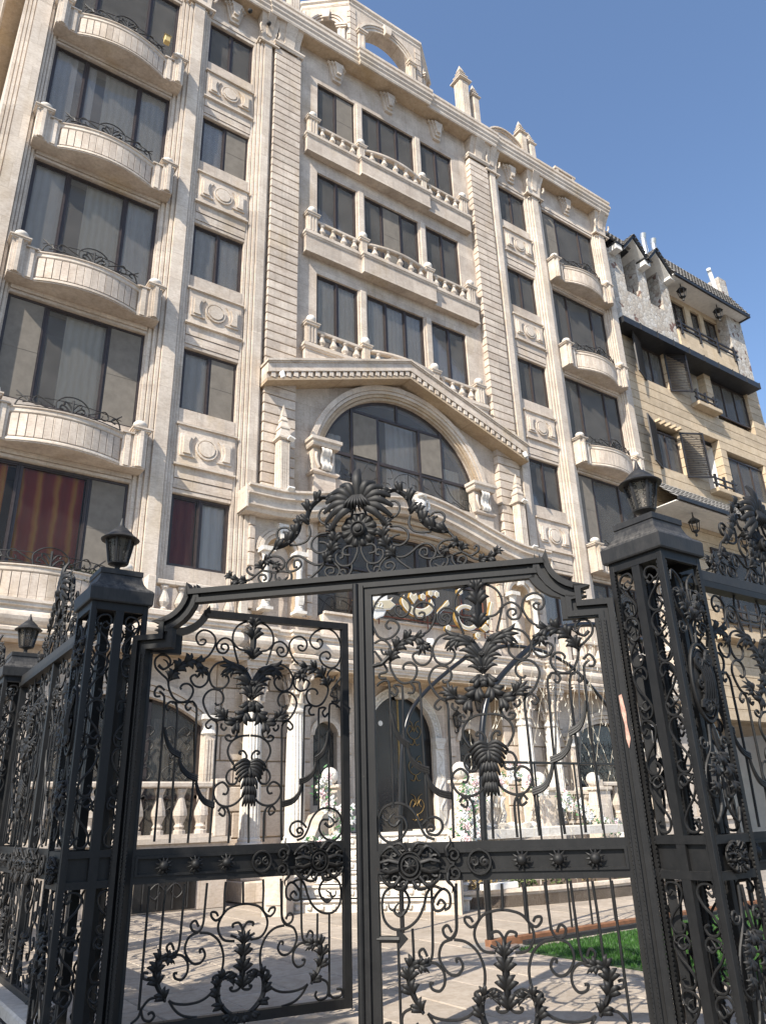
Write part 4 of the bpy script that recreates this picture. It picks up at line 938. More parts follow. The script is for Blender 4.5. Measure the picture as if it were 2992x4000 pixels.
# ================================================================== ground floor of the main building
# base plinth, walls with segmental windows, rusticated wall, columns, recessed porch
GW = .30
for s in (-1,1):
    def X(a,b): return (s*a,s*b) if s > 0 else (s*b,s*a)
    x0,x1 = X(4.86,10.45); bb('plinth', S, (x0,x1,-1.0,-.05,0,1.02)); bb('plinth_cap', T, (x0-.03,x1+.03,-1.06,-.05,1.02,1.10))
    cx = s*6.60; hw = 1.52; a = seg_arc(hw, 3.05, .52, 18, cx)
    MB().prism([(x0,1.1),(cx-hw,1.1)]+a+[(cx+hw,1.1),(x1,1.1),(x1,4.3),(x0,4.3)],-.10,GW).build('wall', S, BLD)
    for d0,d1,y in ((0,.10,-.16),(.11,.20,-.20),(.21,.30,-.24)):
        p = seg_arc(hw+d0,3.05,.52+d0,18,cx); q = seg_arc(hw+d1,3.05,.52+d1,18,cx); MB().prism(p+q[::-1],y,-.09).build('archivolt', T, BLD)
    f = MB(); p = seg_arc(hw,3.05,.52,18,cx); q = seg_arc(hw-.06,3.05,.46,18,cx); f.prism([(cx-hw,1.1)]+p+[(cx+hw,1.1),(cx+hw-.06,1.1)]+q[::-1]+[(cx-hw+.06,1.1)],0,.06)
    for dx in (-.5,.5): f.box(cx+dx-.03,cx+dx+.03,0,.06,1.1,3.5)
    f.box(cx-hw,cx+hw,0,.06,1.75,1.81); W_ = f.build('window', M['frame'], BLD)
    MB().prism([(cx-hw+.03,1.12)]+[(x,z-.03) for x,z in p[1:-1]]+[(cx+hw-.03,1.12)],.02,.026).build('pane', M['glass_dark'], W_)
    bb('room', M['room'], (cx-hw-.2,cx+hw+.2,1.0,1.05,.9,3.8), parent=W_)
    for (u,v,mn) in ((-.95,-.7,'curtain'),(.75,1.0,'curtain'),(1.25,1.45,'curtain2')): wave_curtain(cx+s*u if s>0 else cx-v, cx+s*v if s>0 else cx-u, 1.15, 3.2, .3, M[mn], W_)
    # scrolled grille in front of the glass
    ir = MB()
    def gc(pts, r=.011): ir.tube(spline([(cx+x,-.06,z) for x,z in pts],4),r,5)
    for dx in (-1.05,-.35,.35,1.05):
        gc([(dx-.28,1.15),(dx-.28,3.1)],.009); gc([(dx,1.15),(dx,2.2)],.009)
        for e in (-1,1):
            gc([(dx,2.2),(dx+e*.14,2.30),(dx+e*.25,2.2),(dx+e*.18,2.08),(dx+e*.1,2.15)]); gc([(dx,2.45),(dx+e*.12,2.35),(dx+e*.16,2.5),(dx+e*.06,2.62),(dx+e*.14,2.78),(dx+e*.25,2.7),(dx+e*.2,2.6)])
            gc([(dx,1.65),(dx+e*.15,1.55),(dx+e*.25,1.65),(dx+e*.16,1.8),(dx+e*.06,1.74)]); gc([(dx,2.9),(dx+e*.12,3.02),(dx+e*.24,2.95),(dx+e*.18,2.86)])
            gc([(dx+e*.02,2.0),(dx+e*.10,1.92),(dx+e*.13,2.0)],.022); gc([(dx+e*.02,2.52),(dx+e*.09,2.46),(dx+e*.12,2.54)],.02)
    ir.build('window_grille', M['iron2'], BLD)
    # slim pilaster with capital beside the window
    px_ = s*5.0; mb = MB(); mb.box(px_-.10,px_+.10,-.30,-.08,1.1,2.85)
    for q in (-.055,0,.055): mb.box(px_+q-.015,px_+q+.015,-.32,-.29,1.2,2.80)
    mb.build('pilaster', T, BLD)
    mb = MB(); mb.lathe([(.10,2.85),(.15,2.90),(.12,2.98),(.13,3.08),(.17,3.15)],12,px_,-.20); mb.box(px_-.2,px_+.2,-.40,-.08,3.15,3.24); mb.build('capital', M['marble'], BLD)
    # terrace balustrade
    bt = link('balustrade', None, BLD, (s*6.85,-.85,1.10)); B3 = baluster_mesh(.74,1.25)
    MB().box(-1.72,1.72,-.13,.13,.80,.90,c=.02).build('hand_rail', T, bt); MB().box(-1.72,1.72,-.12,.12,0,.06).build('base', T, bt)
    for i in range(9): link('baluster', B3, bt, (-1.52+.38*i,0,.06))
    for e in (-1,1): MB().box(e*1.72,e*1.95,-.15,.15,0,.95,c=.015).build('pier', T, bt)
    # rusticated wall behind the columns
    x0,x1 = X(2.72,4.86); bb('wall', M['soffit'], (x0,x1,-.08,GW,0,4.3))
    for r in range(9):
        z = .12+.46*r; off = (r%2)*.30
        edges = sorted(set([2.72]+[e for e in (3.02+off,3.72+off,4.42+off) if e < 4.8]+[4.86]))
        for q in range(len(edges)-1):
            a_,b_ = X(edges[q]+.012,edges[q+1]-.012)
            MB().box(a_,b_,-.13,-.06,z+.012,min(z+.448,4.27),c=.012).build('stone_block', S, BLD)
    # side reveal of the porch
    xa = s*2.72; bb('porch_wall', S, (xa-.06,xa+.06,GW-.02,.60,0,4.3))
    for cxx in (3.21,4.163):
        c = link('column', None, BLD, (s*cxx,-.36,0))
        MB().box(-.33,.33,-.55,.25,0,.34,c=.02).build('pedestal', T, c); MB().box(-.27,.27,-.30,.22,.34,.80,c=.015).build('pedestal', T, c)
        MB().lathe([(.27,.80),(.27,.86),(.24,.88),(.26,.92),(.25,.96),(.215,.98),(.22,1.02),(.20,1.05)],20).build('base', M['marble'], c, smooth=40)
        rings = []
        for t in range(9):
            q = t/8; rr = .198-.030*q*q; z = 1.05+2.28*q
            rings.append([((rr-(.017 if (i%4) in (1,2) else 0))*math.cos(2*math.pi*i/72),(rr-(.017 if (i%4) in (1,2) else 0))*math.sin(2*math.pi*i/72),z) for i in range(72)])
        MB().loft(rings).build('shaft', M['marble'], c)
        MB().lathe([(.172,3.33),(.20,3.36),(.20,3.40),(.175,3.42),(.172,3.50),(.195,3.53)],20).build('necking', M['marble'], c, smooth=40)
        mb = MB(); mb.lathe([(.17,3.50),(.175,3.8),(.21,4.02),(.24,4.12)],16)
        for row,(z0,hh,n_,rr) in enumerate(((3.52,.24,8,.19),(3.70,.28,8,.20))):
            for i in range(n_):
                an = 2*math.pi*(i+.5*row)/n_; ca,sa = math.cos(an),math.sin(an)
                mb.tube([(ca*rr,sa*rr,z0),(ca*(rr+.02),sa*(rr+.02),z0+hh*.6),(ca*(rr+.07),sa*(rr+.07),z0+hh),(ca*(rr+.10),sa*(rr+.10),z0+hh-.04)],.05,6,.02)
        for i in range(4):
            an = math.pi/4+i*math.pi/2; ca,sa = math.cos(an),math.sin(an)
            mb.tube(spline([(ca*.20,sa*.20,3.92),(ca*.27,sa*.27,4.08),(ca*.34,sa*.34,4.10),(ca*.34,sa*.34,4.02),(ca*.30,sa*.30,4.03)],3),.035,6)
        mb.box(-.28,.28,-.28,.28,4.13,4.18); mb.box(-.30,.30,-.30,.30,4.18,4.275); mb.build('capital', T, c, smooth=45)
# porch ceiling, back wall with the arched door and two arched side windows
bb('porch_ceiling', M['soffit'], (-2.78,2.78,-.58,.62,4.22,4.30)); 
for i in range(3): bb('ceiling_coffer', M['soffit'], (-2.2+1.55*i,-.95+1.55*i,-.35,.25,4.17,4.225))
da = arc(0,3.05,.95,math.pi,0,20)
MB().prism([(-1.35,1.05),(-.95,1.05)]+da+[(.95,1.05),(1.35,1.05),(1.35,4.25),(-1.35,4.25)],.46,.70).build('porch_wall', S, BLD)
for s in (-1,1):
    cx = s*2.05; a = arc(cx,3.02,.30,math.pi,0,14)
    x0,x1 = (1.35,2.78) if s>0 else (-2.78,-1.35)
    MB().prism([(x0,1.6),(cx-.30,1.6)]+a+[(cx+.30,1.6),(x1,1.6),(x1,4.25),(x0,4.25)],.44,.70).build('porch_wall', S, BLD); bb('porch_wall', S, (x0,x1,.44,.70,0,1.6))
    W_ = MB().prism(arc(cx,3.02,.32,math.pi,0,14)+[(cx+.32,1.58),(cx-.32,1.58)],.60,.64).build('side_window', M['glass_dark'], BLD)
    MB().prism(arc(cx,3.02,.30,math.pi,0,14)+arc(cx,3.02,.40,0,math.pi,14),.38,.46).build('archivolt', T, BLD)
    ir = MB()
    for e in (-1,1):
        for z in (1.8,2.2,2.6,3.0): ir.tube(spline([(cx,.55,z),(cx+e*.12,.55,z+.1),(cx+e*.22,.55,z+.02),(cx+e*.15,.55,z-.08),(cx+e*.08,.55,z)],4),.013,5)
        ir.tube([(cx+e*.26,.55,1.6),(cx+e*.26,.55,3.1)],.01,5)
    ir.build('window_grille', M['iron2'], BLD)
    for z in (1.3,1.75,2.2,2.65,3.1,3.55):      # moulded blocks beside
        MB().box(s*1.38,s*1.60,.40,.46,z,z+.42,c=.012).build('stone_block', S, BLD)
bb('porch_floor', M['marble'], (-2.72,2.72,-.6,.7,.95,1.05))
mb = MB()
for r0,r1,y in ((0,.03,.36),(.03,.17,.39),(.17,.20,.36)): mb.prism(arc(0,3.05,.95+r0,math.pi,0,24)+arc(0,3.05,.95+r1,0,math.pi,24),y,.47)
mb.build('door_archivolt', M['marble'], BLD)
mb = MB()
for i in range(26):      # running scroll carved on the arch
    a0 = math.pi*(i+.5)/26; c_,s_ = math.cos(a0),math.sin(a0); t_ = (-s_,c_)
    P = [(c_*(1.05+.045*math.sin(q*2.2))+t_[0]*.05*(q-1.5)*.6,.375,3.05+s_*(1.05+.045*math.sin(q*2.2))+t_[1]*.05*(q-1.5)*.6) for q in range(4)]
    mb.tube(spline(P,3),.014,5)
stuff(mb.build('carved_scrolls', M['marble'], BLD))
for s in (-1,1):
    mb = MB(); mb.box(s*.93,s*1.17,.34,.47,1.05,2.80); mb.box(s*.90,s*1.22,.30,.47,2.95,3.05); mb.prism([(s*.95,2.80),(s*1.15,2.80),(s*1.19,2.95),(s*.91,2.95)],.31,.47); mb.build('door_jamb', M['marble'], BLD)
    mb = MB(); P = [(s*(1.05+.06*math.sin(i*1.1)),.335,1.15+.075*i) for i in range(22)]; mb.tube(spline(P,2),.016,5); mb.build('jamb_carving', M['marble'], BLD)
mb = MB(); mb.prism([(-.13,3.92),(.13,3.92),(.17,4.22),(-.17,4.22)],.28,.47)
for e in (-1,1): mb.tube(spline([(0,.27,4.16),(e*.12,.26,4.20),(e*.2,.27,4.10),(e*.14,.27,4.02),(e*.06,.26,4.06)],4),.025,6)
mb.build('keystone', M['marble'], BLD)
M['black'] = plain('black_lacquer', (.010,.010,.011), .28, nscale=8); M['gold'] = plain('gold_leaf', (.28,.18,.06), .5, .5, 20, .3)
D_ = MB().prism(arc(0,3.05,.95,math.pi,0,20)+[(.95,1.05),(-.95,1.05)],.56,.62).build('entrance_door', M['black'], BLD)
MB().box(-.95,-.05,.50,.56,1.05,3.9).build('door_glass', M['glass_dark'], D_); MB().box(-.06,-.02,.49,.57,1.05,3.95).build('door_edge', M['gold'], D_)
for z in (1.55,2.4,3.2):
    mb = MB()
    for e in (-1,1):
        mb.tube(spline([(.45,.545,z-.18),(.45+e*.13,.54,z-.12),(.45+e*.20,.54,z+.02),(.45+e*.12,.54,z+.14),(.45+e*.05,.54,z+.06),(.45+e*.12,.54,z-.02)],4),.007,5); mb.tube(spline([(.45,.54,z),(.45+e*.06,.54,z+.2),(.45+e*.16,.54,z+.26)],4),.007,5); mb.tube(spline([(.45,.54,z-.18),(.45+e*.05,.54,z-.3),(.45+e*.14,.54,z-.28)],4),.008,5)
    mb.build('door_ornament', M['gold'], D_)
MB().lathe([(.06,0),(.06,.01)],16).build('door_disc', M['white'], D_, (-.55,.49,3.35), rot=(R(90),0,0))
# wall lanterns of the porch
M['lampglass'] = glass('lamp_glass', .6)
def lantern_mesh(kind):
    mb = MB()
    if kind == 'body':
        for i in range(6):
            a = 2*math.pi*i/6; mb.tube([(.075*math.cos(a),.075*math.sin(a),0),(.115*math.cos(a),.115*math.sin(a),.24)],.012,4)
        mb.lathe([(.03,-.06),(.05,-.03),(.08,-.01),(.08,.015),(.01,.015)],6); mb.lathe([(.125,.235),(.14,.25),(.09,.31),(.04,.35),(.02,.37),(.012,.44),(.002,.46)],6)
        mb.lathe([(.02,-.14),(.03,-.10),(.015,-.06)],6)
    else: mb.lathe([(.07,.015),(.107,.235)],6)
    return mb
lb = lantern_mesh('body').mesh('lantern', M['iron2'], 40); lg = lantern_mesh('g').mesh('lamp_glass', M['lampglass'])
for (x,y,z) in ((1.62,.30,3.35),(-1.62,.30,3.35)):
    o = link('wall_lantern', lb, BLD, (x,y,z)); link('lamp_glass', lg, o); MB().tube(spline([(0,.0,-.1),(0,.06,-.16),(0,.14,-.08),(0,.15,.05)],4),.014,5).build('bracket', M['iron2'], o)
for (x,y,z) in ((2.05,-.05,3.95),(-2.05,-.05,3.95)):
    o = link('hanging_lantern', lb, BLD, (x,y,z-.25)); link('lamp_glass', lg, o); MB().tube([(0,0,.45),(0,0,.54)],.008,5).build('chain', M['iron2'], o)
# basement door grille
o = MB().box(-6.45,-5.40,-1.012,-1.0,.02,.92).build('basement_door', M['black'], BLD); ir = MB()
for i in range(4):
    x = -6.3+.25*i; ir.tube([(x,-1.03,.05),(x,-1.03,.9)],.012,5)
for z in (.3,.6):
    for e in (-1,1): ir.tube(spline([(-5.92,-1.03,z),(-5.92+e*.15,-1.03,z+.12),(-5.92+e*.28,-1.03,z),(-5.92+e*.18,-1.03,z-.1),(-5.92+e*.1,-1.03,z)],4),.012,5)
ir.build('door_grille', M['iron2'], o)
# floodlights and cameras fixed to the stone
def flood(x,y,z,ry=0,w_=.16):
    o = MB().box(-w_/2,w_/2,-.06,.06,0,.05,c=.01).build('floodlight', M['white'], BLD, (x,y,z), rot=(R(-25),ry,0)); MB().tube([(0,.02,.04),(0,.10,.02)],.012,5).build('bracket', M['iron2'], o)
flood(-3.9,-.72,11.0,R(75)); flood(3.98,-.68,10.96,R(60)); flood(-3.62,-.72,9.36,.3); flood(3.72,-.72,9.40,.2); flood(-3.62,-.75,8.10); flood(3.9,-.75,8.06)
for (x,z) in ((-5.05,23.0),(-4.45,22.95),(-5.75,23.15)): MB().ball(x,-.42,z,.07,8).build('pigeon_nest', M['rail'], BLD)
MB().box(.12,.30,-.62,-.52,5.02,5.20,c=.02).build('junction_box', M['white'], BLD)

# --- raised gold lettering on the railing of the first floor
SIGN = thing('calligraphy_sign', 'raised white and gold calligraphy letters with a shield badge on the first floor railing', 'sign', (0,-.62,5.30))
M['gilt'] = plain('gilt_edge', (.52,.33,.10), .4, .5, 14, .2); M['letter'] = plain('beige_letter_face', (.50,.43,.30), .6, nscale=5, namt=.12)
def letter(pts, name='letter', front=None, d=.09):
    o = MB().prism(pts,-d/2,d/2).build(name, M['gilt'], SIGN)
    cx = sum(p[0] for p in pts)/len(pts); cz = sum(p[1] for p in pts)/len(pts)
    MB().prism(pts,-d/2-.012,-d/2-.004).build('face_edge', M['white'], o)
    ins = []
    n = len(pts)
    for i in range(n):
        a = Vector(pts[i-1]); b = Vector(pts[i]); c = Vector(pts[(i+1)%n]); e = ((b-a).normalized()+(c-b).normalized()); nn_ = Vector((-e.y,e.x)); 
        if nn_.length: nn_.normalize()
        ins.append(b+nn_*.022*letter.sg)
    MB().prism([tuple(p) for p in ins],-d/2-.018,-d/2-.012).build('face', front or M['letter'], o); return o
letter.sg = 1
def crescent(cx, cz, r0, r1, a0, a1, n=14, dz=.0, sq=1):
    o = [(cx+r0*math.cos(a0+(a1-a0)*i/n), cz+sq*r0*math.sin(a0+(a1-a0)*i/n)) for i in range(n+1)]
    i_ = [(cx+r1*math.cos(a1+(a0-a1)*i/n), cz+dz+sq*r1*math.sin(a1+(a0-a1)*i/n)) for i in range(n+1)]
    return o+i_
letter(crescent(-.18,.72,.48,.40,math.pi*1.02,math.pi*1.98,14,.13,.75))
letter(crescent(1.32,.52,.38,.27,math.pi*.35,math.pi*1.75,16,.0,.85))
for (x,z) in ((.22,.98),(.40,.98),(.31,1.11),(.70,.18),(1.62,.10),(-.02,.86),(1.15,1.15)):
    letter([(x+.085*math.cos(a),z+.085*math.sin(a)) for a in [math.pi/6+i*math.pi/3 for i in range(6)]])
letter([(.35,.50),(.42,.47),(.78,.78),(.74,.88)]); letter([(-.42,.80),(-.30,.66),(-.18,.80),(-.22,.92),(-.30,.86),(-.38,.92)]); letter([(1.95,.45),(2.05,.42),(2.25,1.0),(2.16,1.03)])
letter([(1.75,.30),(1.90,.22),(2.05,.30),(1.90,.42)])
sh = [(-1.75,.95),(-1.62,1.05),(-1.40,1.02),(-1.18,1.05),(-1.05,.95),(-1.07,.45),(-1.18,.25),(-1.40,.15),(-1.62,.25),(-1.73,.45)]
letter(sh[::-1],'shield_badge',M['white'])
rb = letter([(-1.95,.55),(-1.80,.42),(-1.40,.36),(-1.0,.42),(-.85,.55),(-.98,.62),(-.92,.72),(-1.0,.66),(-1.4,.58),(-1.8,.66),(-1.88,.72),(-1.82,.62)],'ribbon',None,.14)
tc = bpy.data.curves.new('year','FONT'); tc.body = '1322'; tc.size = .17; tc.extrude = .006; tc.align_x = 'CENTER'
to = bpy.data.objects.new('tmp', tc); COL.objects.link(to); dg = bpy.context.evaluated_depsgraph_get(); me = bpy.data.meshes.new_from_object(to.evaluated_get(dg)); bpy.data.objects.remove(to)
me.materials.clear(); me.materials.append(M['white']); link('year_lettering', me, SIGN, (-1.38,-.092,.43), (R(90),0,0))
mb = MB(); mb.tube(spline([(-1.62,-.07,.82),(-1.5,-.07,.90),(-1.35,-.07,.88),(-1.2,-.07,.92)],3),.03,5)
for x in (-1.56,-1.48,-1.30,-1.24): mb.tube([(x,-.07,.86),(x+.02,-.07,.72)],.012,4)
mb.build('horse_emblem', M['gilt'], SIGN)
mb = MB()
for z in (.30,.62): mb.tube([(-1.9,.10,z),(2.3,.10,z)],.014,5)
for x in (-1.2,.2,1.3,2.0): mb.tube([(x,.10,.1),(x,.10,1.0)],.014,5); 
for x in (-.1,1.32,2.1,.4): mb.tube([(x,.10,.6),(x,.03,.55)],.012,5)
mb.build('sign_frame', plain('rust_red_frame',(.16,.05,.03),.7), SIGN)

# ================================================================== neighbouring building
NB = thing('neighbour_building', 'ochre sandstone building with louvred shutters, grey tiled roof and mosaic stone attic', 'building', (0,.3,0))
NX0, NX1 = 10.62, 20.62
def nb(name, m, *b, c=0): return bb(name, m, *b, parent=NB, c=c)
holes = [(12.20,13.68,16.78,18.42),(15.08,16.42,16.55,18.80),(16.88,19.65,16.72,18.38),(12.20,13.70,13.02,14.64),(15.12,16.45,12.75,15.04),(16.88,19.65,13.02,14.70)]
nb('wall', plain('mortar',(.36,.28,.18),.95,nscale=6), *[(NX0,NX1,.30,.5,4,12.6)])
zc_ = 4.0
while zc_ < 19.2:
    h = .375; z1_ = min(zc_+h, 19.25); segs = [(NX0,NX1)]
    for (a,b,c,d) in holes:
        if c < z1_-.02 and d > zc_+.02:
            new = []
            for (p,q) in segs:
                if b <= p or a >= q: new.append((p,q))
                else:
                    if p < a: new.append((p,a))
                    if b < q: new.append((b,q))
            segs = new
    for (p,q) in segs: MB().box(p,q,0,.34,zc_+.008,z1_-.006,c=.010).build('stone_course', M['sand'], NB)
    zc_ += h
nb('wall_core', M['sand'], *[(NX0,NX1,.36,.40,4,19.2)]) if False else None
for (a,b,c,d) in holes:
    if b-a > 1.4: 
        cu = [(.02,.98,'curtain2')] if c > 15 else [(.02,.98,'curtain_dkred')]
        window(NB, a, b, c, d, (.36,.68) if b-a>2 else (.5,), .16, cu)
    else:      # open recess with a little timber balcony
        r = MB(); r.add([(a-.01,.345,c-.01),(b+.01,.345,c-.01),(b+.01,1.3,c-.01),(a-.01,1.3,c-.01),(a-.01,.345,d+.01),(b+.01,.345,d+.01),(b+.01,1.3,d+.01),(a-.01,1.3,d+.01)],[(0,1,2,3),(4,5,6,7),(2,3,7,6),(0,3,7,4),(1,2,6,5)]); r.build('recess', M['white'], NB)
        nb('balcony_ledge', M['sand'], (a-.1,b+.15,-.38,.0,c-.22,c-.04), c=.02)
        t = MB()
        for i in range(3): t.box(a-.02+.60*i,a+.06+.60*i,-.30,-.22,c,c+.55)
        for z in (.12,.36): t.box(a-.15,b+.1,-.29,-.24,c+z,c+z+.06)
        t.build('timber_rail', M['shutter'], NB)
for (a,b,c,d) in (holes[0],holes[3]):
    for e,(h_,ang) in enumerate(((a,R(200)),(b,R(-28)))):
        sh_ = link('shutter', None, NB, (h_,-.02,c-.12), (0,0,ang)); t = MB(); W2 = .95
        t.box(0,.06,-.025,.025,0,d-c+.3); t.box(W2-.06,W2,-.025,.025,0,d-c+.3); t.box(.06,W2-.06,-.025,.025,0,.07); t.box(.06,W2-.06,-.025,.025,d-c+.23,d-c+.3); t.build('shutter_frame', M['shutter'], sh_)
        t = MB(); z = .10
        while z < d-c+.2: t.add([(.06,-.03,z),(W2-.06,-.03,z),(W2-.06,.03,z+.06),(.06,.03,z+.06),(.06,-.03,z+.012),(W2-.06,-.03,z+.012),(W2-.06,.03,z+.072),(.06,.03,z+.072)],[(0,1,2,3),(4,5,6,7),(0,1,5,4),(2,3,7,6)]); z += .075
        stuff(t.build('louvre_slats', M['shutter'], sh_))
for i in range(5): nb('lintel_block', M['sand'], (12.25+.32*i,12.37+.32*i,-.22,.02,14.86,14.96))
# dark metal ledge between attic and facade
M['slate'] = plain('dark_metal', (.022,.023,.026), .5, .2, 7, .4); M['tile'] = plain('grey_roof_tile', (.20,.19,.175), .75, nscale=5, namt=.4); M['shutter'] = plain('dark_shutter', (.018,.015,.014), .5, 0, 9, .3)
for i in range(9): nb('metal_ledge', M['slate'], (10.55+1.025*i,11.565+1.025*i,-.60,.3,18.42,18.70)); nb('ledge_joint', M['slate'], (11.56+1.025*i,11.59+1.025*i,-.62,.28,18.42,18.73))
# mosaic attic
def mosaic():
    m, t, out = mat('mosaic_stone'); pos = nn(t,'ShaderNodeNewGeometry').outputs['Position']
    v = nn(t,'ShaderNodeTexVoronoi'); v.inputs['Scale'].default_value = 5.5; L(t,pos,v.inputs['Vector'])
    sp = nn(t,'ShaderNodeSeparateColor'); L(t,v.outputs['Color'],sp.inputs[0])
    c = ramp(t, sp.outputs[0], [(0,(.16,.10,.08)),(.055,(.18,.11,.09)),(.065,(.36,.31,.26)),(.5,(.44,.40,.345)),(1,(.50,.475,.44))]); t.nodes[-1].color_ramp.interpolation = 'LINEAR'
    v2 = nn(t,'ShaderNodeTexVoronoi',feature='DISTANCE_TO_EDGE'); v2.inputs['Scale'].default_value = 5.5; L(t,pos,v2.inputs['Vector'])
    e = ramp(t, v2.outputs['Distance'], [(.015,(.55,.55,.55)),(.05,(1,1,1))]); c = mixc(t,1,c,e,'MULTIPLY')
    b = nn(t,'ShaderNodeBsdfPrincipled'); b.inputs['Roughness'].default_value = .85; L(t,c,b.inputs['Base Color'])
    bp = nn(t,'ShaderNodeBump'); bp.inputs['Distance'].default_value = .03; bp.inputs['Strength'].default_value = .6; L(t,v2.outputs['Distance'],bp.inputs['Height']); L(t,bp.outputs[0],b.inputs['Normal'])
    L(t,b.outputs[0],out.inputs[0]); return m
M['mosaic'] = mosaic()
for (a,b,c,d) in ((10.70,11.74,18.7,22.4),(11.74,12.66,18.7,20.62),(12.66,13.24,18.7,22.4),(13.24,14.15,18.7,20.62),(14.15,14.75,18.7,22.4)): nb('mosaic_wall', M['mosaic'], (a,b,-.18,.35,c,d))
for (a,b) in ((11.74,12.66),(13.24,14.15)):
    mb = MB(); mb.add([(a+.004,-.18,20.624),(a+.004,.75,20.624),(a+.004,-.18,22.8),(a+.004,.75,22.8),(b-.004,-.18,20.624),(b-.004,.75,20.624),(b-.004,-.18,22.8),(b-.004,.75,22.8)],[(0,1,3,2),(4,5,7,6),(0,1,5,4)]); mb.build('dormer_reveal', M['mosaic'], NB)
    window(NB, a+.02, b-.02, 20.63, 22.8, (), .55, None, gl='glass_dark')
    cx = (a+b)/2; zz = 22.30
    MB().prism([(cx-.72,zz),(cx,zz+.85),(cx+.72,zz),(cx+.72,zz+.07),(cx,zz+.93),(cx-.72,zz+.07)],-.55,1.0).build('dormer_soffit', M['white'], NB)
    MB().prism([(cx-.80,zz-.04),(cx,zz+.90),(cx+.80,zz-.04),(cx+.80,zz+.10),(cx,zz+1.03),(cx-.80,zz+.10)],-.63,-.54).build('dormer_fascia', M['slate'], NB)
    mb = MB()
    for e in (-1,1):
        for i in range(7):
            t0 = i/7; t1 = (i+1.1)/7; xa,xb = cx+e*.86*t0, cx+e*.86*t1; za,zb_ = zz+1.04-1.0*t0, zz+1.04-1.0*t1
            for j in range(8): mb.add([(xa,-.68+.22*j,za+.02),(xb,-.68+.22*j,zb_+.06),(xb,-.68+.22*j+.11,zb_+.10),(xa,-.68+.22*j+.11,za+.06),(xa,-.68+.22*j+.22,za+.02),(xb,-.68+.22*j+.22,zb_+.06)],[(0,1,2,3),(3,2,5,4)])
    stuff(mb.build('roof_tiles', M['tile'], NB))
for x in (11.15,12.95,14.6): nb('dormer_eave_end', M['white'], (x-.18,x+.18,-.56,-.17,22.16,22.40)); nb('eave_cap', M['slate'], (x-.22,x+.22,-.60,-.17,22.40,22.46))
for q in ((15.05,15.38,.25,.5,18.7,22.4),(15.38,18.95,.25,.5,18.7,20.45),(16.48,16.88,.25,.5,20.45,22.05),(17.58,17.88,.25,.5,20.45,22.05),(15.38,18.95,.25,.5,22.05,22.4),(18.95,19.35,.25,.5,18.7,22.4)): nb('attic_wall', M['sand'], q)
for (a,b) in ((15.38,16.48),(16.88,17.58),(17.88,18.95)): window(NB, a, b, 20.45, 22.05, (.5,) if b-a>.8 else (), .36, None, gl='glass_dark')
nb('balcony_wall', M['sand'], (14.8,19.0,-.25,-.05,18.74,19.95)); nb('attic_floor', M['sand'], (14.8,19.0,-.05,.3,18.74,19.5))
for x in (14.95,16.25,17.55,18.85): nb('timber_post', M['shutter'], (x-.05,x+.05,-.32,-.24,19.7,20.45))
for z in (19.98,20.22): nb('timber_rail', M['shutter'], (14.7,19.1,-.31,-.255,z,z+.07))
nb('mosaic_pier', M['mosaic'], (18.95,20.15,-.25,.24,18.7,22.4)); nb('mosaic_pier', M['mosaic'], (19.35,20.15,.24,.5,18.7,22.4))
# steep tiled roof with dark eaves and pale soffit
nb('eaves_soffit', M['white'], (14.5,20.05,-.70,.6,22.30,22.34)); nb('gutter', M['slate'], (14.5,20.12,-.78,-.70,22.24,22.40)); nb('gutter', M['slate'], (20.05,20.12,-.70,.6,22.24,22.40))
def tile_slope(x0, x1, y0, z0, y1, z1, rows, pitch=.23):
    mb = MB(); nx = int((x1-x0)/pitch*4)
    for r in range(rows):
        t0 = r/rows; t1 = (r+1.0)/rows; ya,yb = y0+(y1-y0)*t0-.05, y0+(y1-y0)*t1; za,zb_ = z0+(z1-z0)*t0, z0+(z1-z0)*t1
        V = []
        for i in range(nx+1):
            x = x0+(x1-x0)*i/nx; w_ = .045*abs(math.sin(math.pi*(x-x0)/pitch)); V += [(x,ya-w_,za),(x,yb-w_,zb_),(x,ya+.06,za-.01)]
        mb.add(V, [(3*i,3*i+3,3*i+4,3*i+1) for i in range(nx)]+[(3*i,3*i+3,3*i+5,3*i+2) for i in range(nx)])
    return mb
stuff(tile_slope(14.45,20.12,-.72,22.40,.02,23.98,6).build('roof_tiles', M['tile'], NB)); stuff(tile_slope(10.60,14.45,-.22,22.95,.32,24.0,4).build('roof_tiles', M['tile'], NB))
nb('rear_block', M['sand'], (10.7,20.05,1.0,6,4,23.6))
MB().prism([(-.64,22.36),(.06,23.92),(6,23.92),(6,22.5),(.4,22.36)],14.45,20.05,'x').build('roof_body', M['slate'], NB); MB().prism([(-.16,22.9),(.36,23.92),(6,23.92),(6,22.85),(.4,22.85)],10.65,14.45,'x').build('roof_body', M['slate'], NB)
# chimneys
M['tin'] = plain('galvanised_tin', (.55,.55,.54), .35, .8, 10, .2)
for (x,y,h) in ((14.0,.05,24.62),(14.72,.05,24.68)):
    mb = MB(); mb.tube([(x,y,23.2),(x,y,h-.1)],.12,12); mb.tube([(x,y,h-.1),(x-.04,y-.08,h+.12)],.13,12); mb.build('flue_pipe', M['tin'], NB, smooth=60)
nb('chimney', M['mosaic'], (19.55,20.15,-.05,.5,23,24.85)); MB().tube(spline([(19.35,.05,23.4),(19.15,.05,24.5),(19.05,.05,24.95),(18.92,.0,25.05)],4),.10,12).build('vent_pipe', M['white'], NB, smooth=60)
# hanging lanterns under eaves and awning
for (x,y,z) in ((15.3,-.45,21.62),(17.95,-.45,21.62)):
    o = link('hanging_lantern', lb, NB, (x,y,z), None, (1.6,1.6,1.4)); MB().tube([(0,0,.45),(0,0,.62)],.012,5).build('chain', M['iron2'], o)
